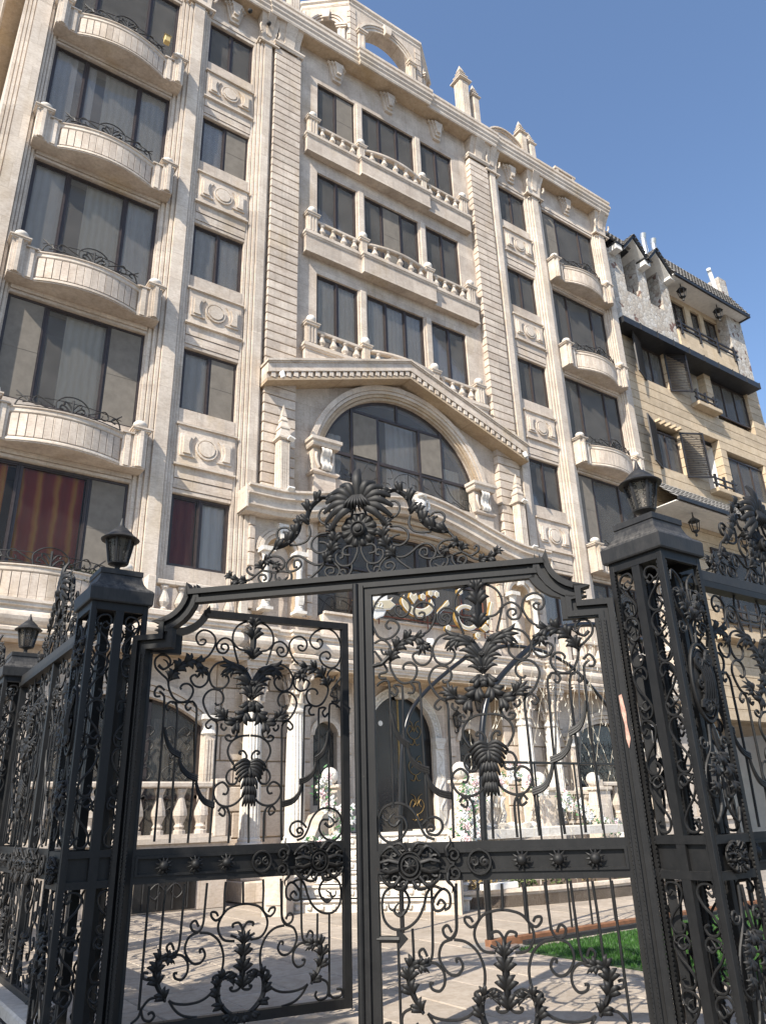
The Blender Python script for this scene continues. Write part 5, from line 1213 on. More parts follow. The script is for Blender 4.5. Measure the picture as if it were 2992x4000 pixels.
# tiled awning over the first floor
stuff(tile_slope(10.75,21.2,-1.25,11.02,-.02,12.25,5).build('awning_tiles', M['tile'], NB))
nb('awning_gutter', M['slate'], (10.75,21.2,-1.34,-1.26,10.90,11.04))
for i in range(7): nb('soffit_board', M['white'], (10.75,21.2,-1.20+.17*i,-1.04+.17*i,10.90,10.93))
for (x,y,z) in ((12.2,-.8,10.2),(15.2,-.8,10.2)):
    o = link('hanging_lantern', lb, NB, (x,y,z), None, (1.5,1.5,1.4)); MB().tube([(0,0,.45),(0,0,.58)],.012,5).build('chain', M['iron2'], o)
window(NB, 14.2, 17.6, 7.4, 10.2, (.33,.66), -.05, None, gl='glass_dark'); window(NB, 11.0, 13.0, 7.6, 10.2, (.5,), -.05, None, gl='glass_dark')
t = MB(); 
for i in range(6): t.box(13.6+.7*i,13.68+.7*i,-.45,-.37,7.0,8.0)
for z in (7.3,7.7): t.box(13.4,17.4,-.44,-.38,z,z+.07)
t.build('timber_rail', M['shutter'], NB); nb('balcony_ledge', M['sand'], (13.4,17.5,-.5,.02,6.7,7.0))
# pale building further along the street
FB = thing('distant_building', 'pale plastered building showing at the right edge beyond the ochre one', 'building', (27,2.5,0))
MB().box(-4.5,5,0,8,0,19.2).build('wall', plain('cream_plaster',(.62,.53,.43),.85,nscale=3,namt=.08), FB); MB().box(-4.6,5.1,-.15,8,19.2,19.5).build('cornice', M['white'], FB)
for z in (4,7.5,11,14.5):
    for x in (-3,0,3): window(FB, x-.7, x+.7, z, z+1.6, (.5,), -.03, None, gl='glass_dark', room=False)
# ================================================================== iron gate, posts and fences
I = M['iron']; AX = .893
def uv(pts): return [(u,0,v) for u,v in pts]
def scroll_mesh(pts, r=.0085, mir=False, ax=AX, n=4):
    P = [((2*ax-u) if mir else u, v) for u,v in pts]
    return MB().tube(spline(uv(P),n), r, 6).mesh('scroll', I, 60)
def plume_mb(mb, spine, w_, n, sides=2, y0=-.006, flip=1):
    """acanthus leaf: a ridged blade along the spine with broad curled lobes (sides 1: mostly on the outer edge)"""
    P = spline(uv(spine),6); m = len(P); w_ *= 1.25
    ln = sum((P[i+1]-P[i]).length for i in range(m-1)); small = w_ < .10; n = max(3, int(ln/(w_*(.92 if small else .62))+.5)); fat = 1.55 if small else 1.0
    rings = []
    for i in range(m):
        t = i/(m-1); d = (P[min(i+1,m-1)]-P[max(i-1,0)]).normalized(); nr = Vector((-d.z,0,d.x)); hw = w_*.22*math.sin(math.pi*min(1,.10+.80*t))+.005
        rings.append([P[i]+nr*hw*q+Vector((0,y0-z_,0)) for q,z_ in ((-1,.0),(-.45,.012),(0,.020),(.45,.012),(1,.0),(0,-.004))])
    mb.loft(rings)
    def lobe(q, rl, flat=.55):
        S_ = spline([x+Vector((0,y0,0)) for x in q],3); c_ = len(S_)-1; L_ = len(rl)-1; R_ = []
        for j in range(c_+1):
            u = j/c_*L_; k = min(int(u),L_-1); R_.append(rl[k]+(rl[k+1]-rl[k])*(u-k))
        mb.tube(S_, 0, 6, None, flat, R_)
    for i in range(n):
        t = .06+.84*i/max(n-1,1); k = t*(m-1); i0 = min(int(k),m-2); p = P[i0].lerp(P[i0+1],k-i0); d = (P[i0+1]-P[i0]).normalized(); nr = Vector((-d.z,0,d.x))
        pr = math.sin(math.pi*min(1,.30+.50*t))**.7
        for e in (-1,1):
            outer = e == flip; big = 1.0 if (sides == 2 or outer) else .42
            ww = w_*pr*big*(1.12 if sides == 1 and outer else 1)
            # each lobe is a fan of three fingers rolled outwards at the tip
            for (an,le,rr) in (((.88,.86,fat),(.40,1.0,fat)) if small else ((.95,.78,.8),(.62,1.0,1.0),(.28,.86,.85))):
                c_,s_ = math.cos(an),math.sin(an); ax_ = d*c_+nr*e*s_; sd = nr*e*c_-d*s_
                lobe([p-d*ww*.08, p+ax_*ww*.42*le+Vector((0,-.020,0)), p+ax_*ww*.82*le+sd*ww*.04+Vector((0,-.026,0)), p+ax_*ww*1.08*le+sd*ww*.26*le+Vector((0,-.010,0))], [ww*.10*rr,ww*.135*rr,ww*.125*rr,ww*.03])
    d = (P[-1]-P[-2]).normalized(); nr = Vector((-d.z,0,d.x))
    for q_ in (-.35,0,.35): lobe([P[-1]-d*w_*.3+Vector((0,-.010,0)), P[-1]+d*w_*.25+nr*q_*w_*.5+Vector((0,-.020,0)), P[-1]+d*w_*.60*(1-.3*abs(q_))+nr*q_*w_+Vector((0,-.014,0)), P[-1]+d*w_*.85*(1-.4*abs(q_))+nr*q_*w_*1.7], [w_*.10,w_*.14,w_*.11,w_*.02])
    return mb
def plume_mesh(spine, w_, n, sides=2, mir=False, ax=AX):
    return plume_mb(MB(), [((2*ax-u) if mir else u, v) for u,v in spine], w_, n, sides, flip=-1 if mir else 1).mesh('leaf_ornament', I, 60)
def sunflower_mesh(r=.052, n=11):
    mb = MB()
    for i in range(n):
        a = 2*math.pi*i/n; c,s_ = math.cos(a),math.sin(a)
        mb.tube([(c*r*.4,-.012,s_*r*.4),(c*r*.8,-.020,s_*r*.8),(c*r*1.15,-.008,s_*r*1.15)], .011, 5, .002)
    rings = [[(q*math.cos(2*math.pi*i/12),y,q*math.sin(2*math.pi*i/12)) for i in range(12)] for q,y in ((.034,0),(.034,-.02),(.026,-.036),(.012,-.044),(.001,-.045))]
    mb.loft(rings); return mb.mesh('sunflower_boss', I, 60)
def spiral(cx, cz, r0, turns, a0=0, sg=1, n=14, k=.78):
    return [(cx+r0*(1-k*i/n)*math.cos(a0+sg*turns*2*math.pi*i/n), cz+r0*(1-k*i/n)*math.sin(a0+sg*turns*2*math.pi*i/n)) for i in range(n+1)]
def rosette_mesh(w_=.20, h=.115):
    mb = MB()
    ring = lambda r,rr: mb.tube([(r*math.cos(2*math.pi*i/20),-.02,r*1.05*math.sin(2*math.pi*i/20)) for i in range(21)], rr, 6)
    ring(.052,.009); ring(.075,.007)
    for i in range(8):
        a = 2*math.pi*i/8; mb.tube([(0,-.03,0),(.022*math.cos(a),-.034,.022*math.sin(a)),(.042*math.cos(a),-.02,.042*math.sin(a))],.011,5,.004)
    for ex in (-1,1):
        for ez in (-1,1):
            for (x,z,r,a0,t) in ((.10,.075,.04,0,1.1),(.155,.03,.032,1,1.1),(.045,.105,.028,2,1.0)):
                P = spiral(x,z,r,t,a0,1,10); mb.tube([(ex*p,-.022,ez*q) for p,q in P], .009, 5, .005)
            mb.tube([(ex*.07,-.02,ez*.02),(ex*.13,-.03,ez*.035),(ex*.185,-.018,ez*.022)],.015,6,.009)
            mb.tube(spline([(ex*.06,-.02,ez*.06),(ex*.11,-.03,ez*.112),(ex*.165,-.02,ez*.085),(ex*.19,-.016,ez*.05)],3),.013,6,.009)
            mb.tube(spline([(ex*.015,-.02,ez*.085),(ex*.05,-.03,ez*.128),(ex*.10,-.018,ez*.122),(ex*.12,-.016,ez*.10)],3),.012,6,.008)
    rings = [[(q*w_*math.cos(2*math.pi*i/20),y,q*h*math.sin(2*math.pi*i/20)) for i in range(20)] for q,y in ((.9,0),(.85,-.008),(.01,-.009))]
    mb.loft(rings); return mb.mesh('rosette_plate', I, 60)
def fly_mesh(top, tip):
    mb = MB(); h = top-tip
    for e in (-1,1):
        for i in range(5):
            z0 = top-.01-.012*i; ln = .125-.012*i
            mb.tube(spline([(0,-.01,z0-.01),(e*ln*.4,-.03,z0+.015-.012*i),(e*ln*.8,-.028,z0-.012-.012*i),(e*ln,-.008,z0-.038-.014*i)],3),.019,6,.008,.7)
    for tier in range(4):
        z0 = top-.05-h*.19*tier; ww = .055-.006*tier
        for i in range(5):
            q = (i-2)/2; mb.tube(spline([(q*ww*.4,-.012,z0),(q*ww*.95,-.034+.006*abs(q),z0-h*.15),(q*ww*1.25,-.012,z0-h*.29)],3),.021,6,.006,.7)
    return mb.mesh('leaf_ornament', I, 60)
def bud_mesh():
    mb = MB(); mb.tube(spline([(-.05,0,.0),(-.015,-.012,-.03),(.02,-.014,-.005),(.005,-.012,.03),(-.02,0,.045)],3),.013,6,.004); mb.tube(spline([(.02,-.01,0),(.05,-.01,.01),(.06,0,.04)],3),.010,6,.003); return mb.mesh('bud', I, 60)
SUNF, ROSE, BUD = sunflower_mesh(), rosette_mesh(), bud_mesh()
# ---- the parts of one leaf, as (name, mesh, location)
LEAFKIT = []; FENKIT = []
for pts,m_ in LEAF_PATHS:
    bar = len(pts) <= 3 or (abs(pts[0][0]-pts[-1][0]) < .06 and abs(pts[0][1]-pts[-1][1]) > .4)
    nm = 'bar' if bar else 'scroll'
    me = scroll_mesh(pts, .0085); LEAFKIT.append((nm, me, (0,0,0)))
    if m_: me2 = scroll_mesh(pts, .0085, True); LEAFKIT.append((nm, me2, (0,0,0))); FENKIT += [(nm,me,(0,0,0)),(nm,me2,(0,0,0))]
    else: FENKIT.append((nm,me,(0,0,0)))
for sp,w_,n,sd,m_ in LEAF_PLUMES:
    me = plume_mesh(sp,w_,n,sd); LEAFKIT.append(('leaf_ornament',me,(0,0,0))); FENKIT.append(('leaf_ornament',me,(0,0,0)))
    if m_: me = plume_mesh(sp,w_,n,sd,True); LEAFKIT.append(('leaf_ornament',me,(0,0,0))); FENKIT.append(('leaf_ornament',me,(0,0,0)))
for pts in LEAF_SWAGS:
    mb = MB()
    for dz in (-.014,0,.014): mb.tube(spline([(u,-.012,v+dz) for u,v in pts],5),.0085,5,.011)
    me = mb.mesh('swag', I, 60); LEAFKIT.append(('swag',me,(0,0,0))); FENKIT.append(('swag',me,(0,0,0)))
K = [('leaf_ornament', plume_mb(MB(), [(AX,2.50),(AX,2.62),(AX,2.72),(AX,2.78)], .078, 6, 2).mesh('leaf_ornament',I,60), (0,0,0)),
     ('leaf_ornament', fly_mesh(1.735,1.42), (AX+.005,0,0)),
     ('leaf_ornament', plume_mb(MB(), [(AX+.005,.26),(AX+.005,.36),(AX+.005,.47),(AX+.005,.55)], .066, 7, 2).mesh('leaf_ornament',I,60), (0,0,0)),
     ('sunflower_boss', SUNF, (.315,-.03,1.045)),('sunflower_boss', SUNF, (.53,-.03,1.045)),('sunflower_boss', SUNF, (.748,-.03,1.045)),
     ('rosette_plate', ROSE, (1.433,-.045,1.025))]
mb = MB(); mb.tube([(.068*math.cos(2*math.pi*i/20),-.045,.068*math.sin(2*math.pi*i/20)) for i in range(21)],.009,6)
for e in (-1,1): mb.tube([(p,-.045,q) for p,q in spiral(e*.03,0,.028,1.2,math.pi/2,e,10)],.008,5)
K.append(('ring_ornament', mb.mesh('ring_ornament',I,60), (1.003,0,1.04)))
mb = MB()
for e in (-1,1):
    mb.tube([(p,-.045,q) for p,q in spiral(0,e*.05,.048,1.5,-e*math.pi/2,e,16)],.009,6); mb.tube(spline([(.04,-.05,e*.05),(.045,-.06,e*.09),(.015,-.055,e*.125),(.025,-.04,e*.16)],3),.016,6,.003)
K.append(('scroll', mb.mesh('scroll',I,60), (1.158,0,1.03)))
for (u,v) in ((.225,2.42),(1.548,1.285),(1.528,.775)): K.append(('bud',BUD,(u,0,v)))
LEAFKIT += K; FENKIT += K[1:]
def knurl(parent, x, z0, z1, y, sg=1, rot=0, w_=.007, step=.024):
    n = int((z1-z0)/step); pts = [(x,z0)]
    for i in range(n): pts += [(x+sg*w_,z0+step*(i+.3)),(x+sg*w_,z0+step*(i+.6)),(x,z0+step*(i+1))]
    pts += [(x-sg*.004,z0+step*n),(x-sg*.004,z0)]
    o = MB().prism(pts,y-.006,y+.006).build('knurled_edge', I, parent, rot=(0,0,rot)); return stuff(o)
def add_kit(kit, parent, dx=0, sx=1):
    for nm,me,loc in kit:
        o = link(nm, me, parent, (dx+sx*loc[0],loc[1],loc[2]))
        if sx < 0: o.scale = (-1,1,1)
def band(parent, u0, u1, z0=.937, z1=1.155):
    MB().box(u0,u1,-.022,.022,z1-.045,z1).build('rail', I, parent); MB().box(u0,u1,-.022,.022,z0,z0+.045).build('rail', I, parent)
    MB().box(u0,u1,-.006,.012,z0+.045,z1-.045).build('band_panel', I, parent)
    m_ = MB()
    for (a,b,c,d) in ((u0,u1,z1-.062,z1-.045),(u0,u1,z0+.045,z0+.060),(u0,u0+.016,z0+.06,z1-.062),(u1-.016,u1,z0+.06,z1-.062)): m_.box(a,b,-.034,-.005,c,d)
    m_.build('moulding', I, parent)
def make_leaf():
    o = thing('gate_leaf', '', 'gate')
    f = [(.055,.062),(.055,2.535),(.305,2.535),(.305,2.648)]
    cv = arc(.275,2.93,.25,-math.pi/2+.12,-.28,8)
    MB().strip(f+[(u,v) for u,v in cv]+[(.512,2.842)] ,.055,-.028,.028).build('frame_bar', I, o)
    MB().strip([(.49,2.842),(1.672,2.817)],.055,-.028,.028).build('frame_bar', I, o)
    MB().strip([(1.672,2.845),(1.672,.09)],.056,-.0275,.0275).build('stile', I, o)
    MB().strip([(.03,.092),(1.70,.092)],.06,-.027,.027).build('frame_bar', I, o)
    MB().box(.0835,.125,-.024,.024,.122,2.50).build('stile', I, o)
    band(o,.125,1.644); add_kit(LEAFKIT,o); return o
G0 = Vector((-7.875,-9.961,0)); PHI = -.805; E_ = Vector((math.cos(PHI),math.sin(PHI),0))
LF = make_leaf(); LF['label'] = 'black wrought iron gate leaf on the left, swung open into the courtyard'; LF['group'] = 'leaves of the iron gate'
LF.location = G0-E_*1.73; LF.rotation_euler = (0,0,PHI+.622)
RT = copy_tree(LF); RT['label'] = 'black wrought iron gate leaf on the right, closed, with the centre post'
RT.location = G0+E_*1.73; RT.rotation_euler = (0,0,PHI); RT.scale = (-1,1,1)
MB().box(1.70,1.735,-.05,.045,.03,2.86).build('meeting_post', I, RT); MB().box(1.736,1.775,-.035,.03,.03,2.865).build('meeting_post', I, RT); MB().tube([(1.755,-.05,.03),(1.755,-.05,2.87)],.022,10).build('meeting_rod', I, RT, smooth=60)
mb = MB(); mb.tube([(1.66,-.01,.62),(1.52,-.02,.62)],.020,8); mb.prism([(1.52,.57),(1.47,.62),(1.52,.67),(1.55,.62)],-.03,.0); mb.tube([(1.66,-.01,2.28),(1.58,-.03,2.29),(1.53,-.02,2.34)],.016,7); mb.build('latch', I, RT)
# ---- gate frame with crest
GF = thing('gate_surround', 'black iron gate surround with stepped top beam and scrolled flower crest', 'gate', G0, PHI)
def frame_path(d, s):
    r = .21; c = arc(s*1.555,2.955+.0,r-d if False else r,0,1,1)
    return None
for s in (-1,1):
    top_ = lambda d: [(s*(1.735-d),.0),(s*(1.735-d),2.625-d),(s*(1.535-d),2.625-d),(s*(1.535-d),2.742-d)]+[(s*(1.555-(.21+d)*math.cos(a)) , 2.955-(.21+d)*math.sin(a)) for a in [math.pi/2*(1-i/7)*.93+.05 for i in range(8)]]+[(s*(1.338-d),2.95-d),(0,2.95-d)]
    MB().strip(top_(.02),.04,-.05,.05).build('frame_moulding', I, GF)
    MB().strip(top_(.055),.03,-.015,.03).build('frame_moulding', I, GF)
    MB().strip(top_(.088),.036,-.04,.035).build('frame_moulding', I, GF)
    for xx,sg in ((1.735,1),(1.665,-1),(1.632,-1)): knurl(GF, s*xx, .02, 2.50, -.044, sg*s)
    # side filler between jamb and post
    MB().box(s*1.80,s*1.85,-.02,.03,0,2.46).build('side_bar', I, GF); MB().box(s*1.736,s*1.80,-.02,.03,2.41,2.46).build('side_bar', I, GF)
    for z in (.937,1.11): MB().box(s*1.736,s*1.80,-.02,.03,z,z+.045).build('side_bar', I, GF)
    MB().box(s*1.736,s*1.80,-.0,.02,.98,1.11).build('side_panel', I, GF)
mb_list = []
st_ = [(1.682,1.98),(1.70,1.99),(1.712,1.88),(1.708,1.80),(1.716,1.72),(1.70,1.66),(1.69,1.72),(1.694,1.80),(1.684,1.88)]
MB().prism(st_,-.058,-.055).build('torn_sticker', plain('torn_pink_paper',(.48,.27,.21),.9,nscale=40,namt=.4), GF)
for pts,m_ in CREST_PATHS:
    for mir in ((False,True) if m_ else (False,)):
        me = scroll_mesh(pts,.0095,mir,0.0); mb_list.append(('scroll',me))
for sp,w_,n,sd,m_ in CREST_PLUMES:
    for mir in ((False,True) if m_ else (False,)): mb_list.append(('leaf_ornament', plume_mesh(sp,w_,n,sd,mir,0.0)))
mb = MB()
for e in (-1,1):
    for i in range(6):
        a = R(90-e*(14+22*i)); ln = .24-.012*i; b0 = (e*.02,-.01,3.50)
        c,s_ = math.cos(a),math.sin(a); q = Vector((c,0,s_)); dr = Vector((e*.35,0,-.25-.05*i))
        P0 = Vector(b0); mb.tube(spline([P0,P0+q*ln*.40+Vector((0,-.04,0)),P0+q*ln*.72+Vector((0,-.045,0))+dr*.04,P0+q*ln*.92+dr*.18+Vector((0,-.01,0))],4),0,7,None,.6,[.014+.020*math.sin(math.pi*min(1,(j/12)**.8*1.0))*(1-.25*j/12) for j in range(13)])
    for i in range(4):
        q = (i+.5)/3.5; mb.tube(spline([(e*.03*q,-.05,3.56),(e*.08*q,-.08,3.50),(e*.11*q,-.05,3.455),(e*.14*q,-.02,3.44)],3),.017,6,.003)
mb.tube(spline([(0,-.03,3.5),(0,-.05,3.62),(0,-.05,3.72),(0,-.01,3.80)],4),0,7,None,.6,[.014+.024*math.sin(math.pi*j/13) for j in range(13)])
mb_list.append(('leaf_ornament', mb.mesh('leaf_ornament',I,60)))
mb = MB(); n_ = 12
for i in range(n_):
    a = 2*math.pi*(i+.5)/n_; c,s_ = math.cos(a),math.sin(a)
    ring = []
    for q,y,wd in ((.045,-.016,.35),(.075,-.022,.75),(.105,-.026,1.0),(.128,-.020,.85),(.135,-.008,.45)):
        hw_ = q*math.tan(math.pi/n_)*.96*wd if q < .13 else q*math.tan(math.pi/n_)*.5
        hw_ = q*math.tan(math.pi/n_)*.95 if q < .12 else (.10*math.tan(math.pi/n_) if q < .13 else .05*math.tan(math.pi/n_))
        ring.append([(c*q-s_*hw_*e,y+.016*abs(e)**2,s_*q+c*hw_*e) for e in (-1,-.5,0,.5,1)])
    mb.loft(ring, close=False, cap=False)
rings = [[(q*math.cos(2*math.pi*i/24),y,q*math.sin(2*math.pi*i/24)) for i in range(24)] for q,y in ((.13,-.004),(.05,-.02),(.058,-.048),(.046,-.058),(.036,-.046),(.03,-.046),(.026,-.060),(.001,-.068))]
mb.loft(rings); ROS2 = mb.mesh('flower_rosette', I, 50)
for nm,me in mb_list: link(nm, me, GF)
link('flower_rosette', ROS2, GF, (0,0,3.304), None, (1.02,1,1.02))

# ---- lattice posts with lanterns
M['lantern_glass'] = glass('lantern_glass', .55)
def s_motif(x, z0, h, w_, e):
    return [(x+e*w_*.10,z0+h*.82),(x+e*w_*.30,z0+h*.74),(x+e*w_*.42,z0+h*.84),(x+e*w_*.22,z0+h*.97),(x-e*w_*.22,z0+h*.94),(x-e*w_*.42,z0+h*.78),(x-e*w_*.20,z0+h*.56),(x+e*w_*.15,z0+h*.40),(x+e*w_*.42,z0+h*.20),(x+e*w_*.25,z0+h*.04),(x-e*w_*.15,z0+h*.03),(x-e*w_*.32,z0+h*.16),(x-e*w_*.10,z0+h*.22)]
SM = {}
def s_mesh(h, w_, e):
    k = (round(h,3),w_,e)
    if k not in SM: SM[k] = MB().tube(spline([(u,0,v) for u,v in s_motif(0,0,h,w_,e)],4),.0085,6).mesh('scroll', I, 60)
    return SM[k]
def medal_mesh():
    mb = MB(); 
    for k,r in ((1,.012),(.86,.007)): mb.tube([(.115*k*math.cos(2*math.pi*i/28),-.01,.205*k*math.sin(2*math.pi*i/28)) for i in range(29)],r,6)
    r_ = random.Random(3)
    for e in (-1,1):
        for i in range(9):
            x,z = r_.uniform(.0,.07)*e, r_.uniform(-.14,.14); mb.tube([(p,-.03,q) for p,q in spiral(x,z,.028+.012*r_.random(),1.2,r_.random()*6,e,8)],.012,5,.006)
    for i in range(5): mb.tube(spline([(-.06+.03*i,-.02,-.13),(-.03+.02*i,-.045,0),(-.05+.03*i,-.02,.13)],3),.013,5,.006)
    rings = [[(q*.10*math.cos(2*math.pi*i/20),y,q*.185*math.sin(2*math.pi*i/20)) for i in range(20)] for q,y in ((1,.0),(.9,-.012),(.01,-.018))]
    mb.loft(rings); return mb.mesh('medallion', I, 60)
MED = medal_mesh()
def post(loc, label, sfaces, mfaces):
    p = thing('gate_post', label, 'gate post', loc, 0, 'lattice posts with lanterns'); h = .21; b = .019
    for ex in (-1,1):
        for ey in (-1,1): MB().box(ex*h,ex*(h-2*b),min(ey*h,ey*(h-2*b)),max(ey*h,ey*(h-2*b)),0,2.86,c=.003).build('corner_bar', I, p)
    c = h-2*b
    for fi in range(4):
        rz = fi*math.pi/2; f = lambda: link
        def pt(nm, mbx): return mbx.build(nm, I, p, (0,0,0), rot=(0,0,rz))
        for (z0,z1) in ((.0,.10),(.93,.975),(1.115,1.16),(2.80,2.86)): pt('rail', MB().box(-c,c,-h+.002,-h+.03,z0,z1))
        pt('band_panel', MB().box(-c,c,-h+.03,-h+.035,.975,1.115))
        M4 = Matrix.Rotation(rz,4,'Z')
        if fi in sfaces:
            pt('mid_bar', MB().box(-.030,.030,-h+.004,-h+.045,0,2.80))
            for e in (-1,1):
                x = e*.102; z = 1.17; n = 0
                for hh in (.33,.33,.33,.33,.30):
                    v = M4@Vector((x,-h+.02,z)); link('scroll', s_mesh(hh,.125,e if n%2 else -e), p, v, (0,0,rz)); z += hh-.004; n += 1
                z = .11
                for hh in (.27,.27,.27):
                    v = M4@Vector((x,-h+.02,z)); link('scroll', s_mesh(hh,.125,e if n%2 else -e), p, v, (0,0,rz)); z += hh; n += 1
                for zz in (2.68,2.34,1.9,1.45,.6,.3):
                    v = M4@Vector((x,-h+.018,zz)); link('bud', BUD, p, v, (0,0,rz), (e*.8,.8,.8))
        elif fi in mfaces:
            v = M4@Vector((0,-h+.015,2.02)); link('medallion', MED, p, v, (0,0,rz), (1,1,1.15))
            v = M4@Vector((0,-h+.012,1.045)); link('rosette_plate', ROSE, p, v, (0,0,rz), (.5,1,.62))
            for (z0,z1,sgn) in ((1.78,1.20,1),(2.27,2.75,1),(.90,.15,1)):
                for e in (-1,1):
                    d_ = z1-z0
                    mbx = MB(); q = [(e*.015,z0),(e*.04,z0+d_*.25),(e*.12,z0+d_*.45),(e*.14,z0+d_*.65),(e*.06,z0+d_*.72),(e*.05,z0+d_*.58)]
                    mbx.tube(spline([(u,-h+.015,v_) for u,v_ in q],4),.0095,6); mbx.tube(spline([(e*.03,-h+.015,z0+d_*.5),(e*.03,-h+.015,z0+d_*.8),(e*.11,-h+.015,z0+d_*.96),(e*.14,-h+.015,z0+d_*.82)],4),.0095,6); pt('scroll', mbx)
                    mbx = MB(); plume_mb(mbx, [(e*.02,z0+d_*.30),(e*.06,z0+d_*.42),(e*.09,z0+d_*.60)], .055, 4, 2); me = mbx.mesh('leaf_ornament', I, 60)
                    v = M4@Vector((0,-h+.01,0)); link('leaf_ornament', me, p, v, (0,0,rz))
                    mbx = MB(); mbx.tube([(u,-h+.012,v_) for u,v_ in spiral(e*.105,z0+d_*.2,.045,1.3,0,e,12)],.009,6); pt('scroll', mbx)
    for fi in range(4):
        for e in (-1,1): knurl(p, e*(h-2*b), .10, 2.80, -h+.004, -e, fi*math.pi/2)
    # moulded cap
    MB().lathe([(.23*1.414,2.86),(.235*1.414,2.87),(.238*1.414,2.96),(.23*1.414,2.975),(.225*1.414,2.98),(.195*1.414,3.00),(.172*1.414,3.035),(.158*1.414,3.075),(.155*1.414,3.095),(.162*1.414,3.10),(.162*1.414,3.14),(.03,3.145)],4,a0=math.pi/4).build('post_cap', M['iron2'], p)
    ln = MB(); ln.lathe([(.05,3.145),(.045,3.16),(.022,3.175),(.020,3.20),(.035,3.215),(.075,3.225),(.078,3.235),(.02,3.24)],12)
    for i in range(6):
        a = 2*math.pi*i/6; ln.tube([(.072*math.cos(a),.072*math.sin(a),3.235),(.108*math.cos(a),.108*math.sin(a),3.43)],.010,5)
    lo = ln.build('lantern', M['iron2'], p, smooth=50)
    MB().lathe([(.145,3.425),(.150,3.432),(.125,3.452),(.095,3.475),(.092,3.485),(.075,3.50),(.045,3.53),(.03,3.54),(.022,3.56),(.004,3.62)],20).build('lantern_hat', M['rail'], lo, smooth=50)
    MB().lathe([(.064,3.24),(.100,3.43)],6).build('lamp_glass', M['lantern_glass'], lo)
    mb = MB()
    for i in range(6):      # pierced lace over the glass
        a0,a1 = 2*math.pi*i/6, 2*math.pi*(i+1)/6
        for j in range(7):
            t = j/6; rr = .067+.036*t; z = 3.25+.17*t
            for q in (.18,.82):
                x = rr*((1-q)*math.cos(a0)+q*math.cos(a1)); y = rr*((1-q)*math.sin(a0)+q*math.sin(a1))
                an = (a0+a1)/2; tx,ty = -math.sin(an),math.cos(an); mb.tube([(x+.011*math.cos(b_)*tx,y+.011*math.cos(b_)*ty,z+.011*math.sin(b_)) for b_ in (0,1.05,2.1,3.15,4.2,5.25,6.3)],.0028,4)
    mb.build('lantern_lace', M['iron2'], lo)
    return p
post((-9.223,-8.528,0),'black lattice gate post with lantern, left of the open gate leaf',(0,2),(1,3))
post((-6.465,-11.431,0),'large black lattice gate post with lantern, right of the closed gate leaf',(3,1),(0,2))
post((-9.223,-5.05,0),'smaller looking lattice post with lantern at the far left end of the side fence',(0,2),(1,3))
# ---- fences beside the gate
def fence(loc, rz, length, panels, label, crest=(0,)):
    f = thing('iron_fence', label, 'fence', loc, rz, 'ornate iron fences beside the gate')
    MB().box(0,length,-.035,.035,2.80,2.87).build('top_beam', M['iron2'], f); MB().box(0,length,-.05,.05,2.745,2.79).build('top_beam', I, f); MB().box(0,length,-.03,.03,.10,.15).build('bottom_rail', I, f)
    pw = length/panels
    for i in range(panels):
        if i: MB().box(i*pw-.03,i*pw+.03,-.032,.032,.15,2.745).build('stile', I, f)
        band(f, i*pw+.03, (i+1)*pw-.03)
        off = i*pw+(pw-1.77)/2; add_kit(FENKIT, f, off if i%2==0 else off+1.77, 1 if i%2==0 else -1)
    for e,x in ((0,0),(1,length-.04)): MB().box(x,x+.04,-.03,.03,.15,2.745).build('stile', I, f)
    for cx in crest:
        for nm,me in mb_list: link(nm, me, f, (cx,0,.02-.08*0-.28+.2), None, (.8,1,1))
        link('flower_rosette', ROS2, f, (cx,0,3.22), None, (.8,1,1))
    return f
fence((-9.223,-5.27,0),-math.pi/2,3.04,2,'black scrolled iron fence between the two left lattice posts, seen edge on',(1.52,))
fence((-9.223,-1.70,0),-math.pi/2,3.12,2,'black scrolled iron fence beyond the far left lattice post',(1.56,))
fence((-6.245,-11.431,0),0,3.3,2,'black scrolled iron fence running right from the big gate post',(1.20,))
for (loc,sz,nm) in (((-9.223,-5.1,0),(.34,7.2),'a'),((-4.6,-11.431,0),(3.9,.34),'b')):
    k = MB().box(-sz[0]/2,sz[0]/2,-sz[1]/2,sz[1]/2,0,.10,c=.015).build('fence_kerb', M['paver'], None, loc); struct(k)
# ================================================================== ground and courtyard
M['asphalt'] = stone('street_surface', (.14,.13,.12), (.20,.19,.175), stain_amt=0, grime=.3, rough=.9)
g = MB().add([(-1500,-1500,-.03),(1500,-1500,-.03),(1500,1500,-.03),(-1500,1500,-.03)],[(0,1,2,3)]).build('ground', M['asphalt']); struct(g)
cy = MB().box(-9.3,12,-11.4,1.0,-.028,-.008).build('courtyard', M['joint']); struct(cy)
pvs = [MB().box(-.292,.292,-.442,.442,-.05,dz,c=.006).mesh('paver', M['paver']) for dz in (0,.002,-.002)]
for i in range(22):
    for j in range(11):
        x = -8.75+.6*i; y = -10.9+.9*j+(.45 if i%2 else 0)
        if x > 1.4 and j > 7: continue
        if -4.5 < x < 2 and -10.6 < y < -8.1: continue
        if x > 1.5 and y < -7.6: continue
        link('paver', pvs[(i*7+j*3)%3], cy, (x,y,0), (0,0,rnd.uniform(-.002,.002)))
pv = MB().box(-14,-9.40,-11.2,2,-.028,-.004).build('pavement', M['joint']); struct(pv)
sl_ = MB().box(-.293,.293,-.293,.293,-.05,.004,c=.006).mesh('paving_slab', M['paver'])
for i in range(5):
    for j in range(13): link('paving_slab', sl_, pv, (-9.75-.6*i,-9.4+.6*j,0))
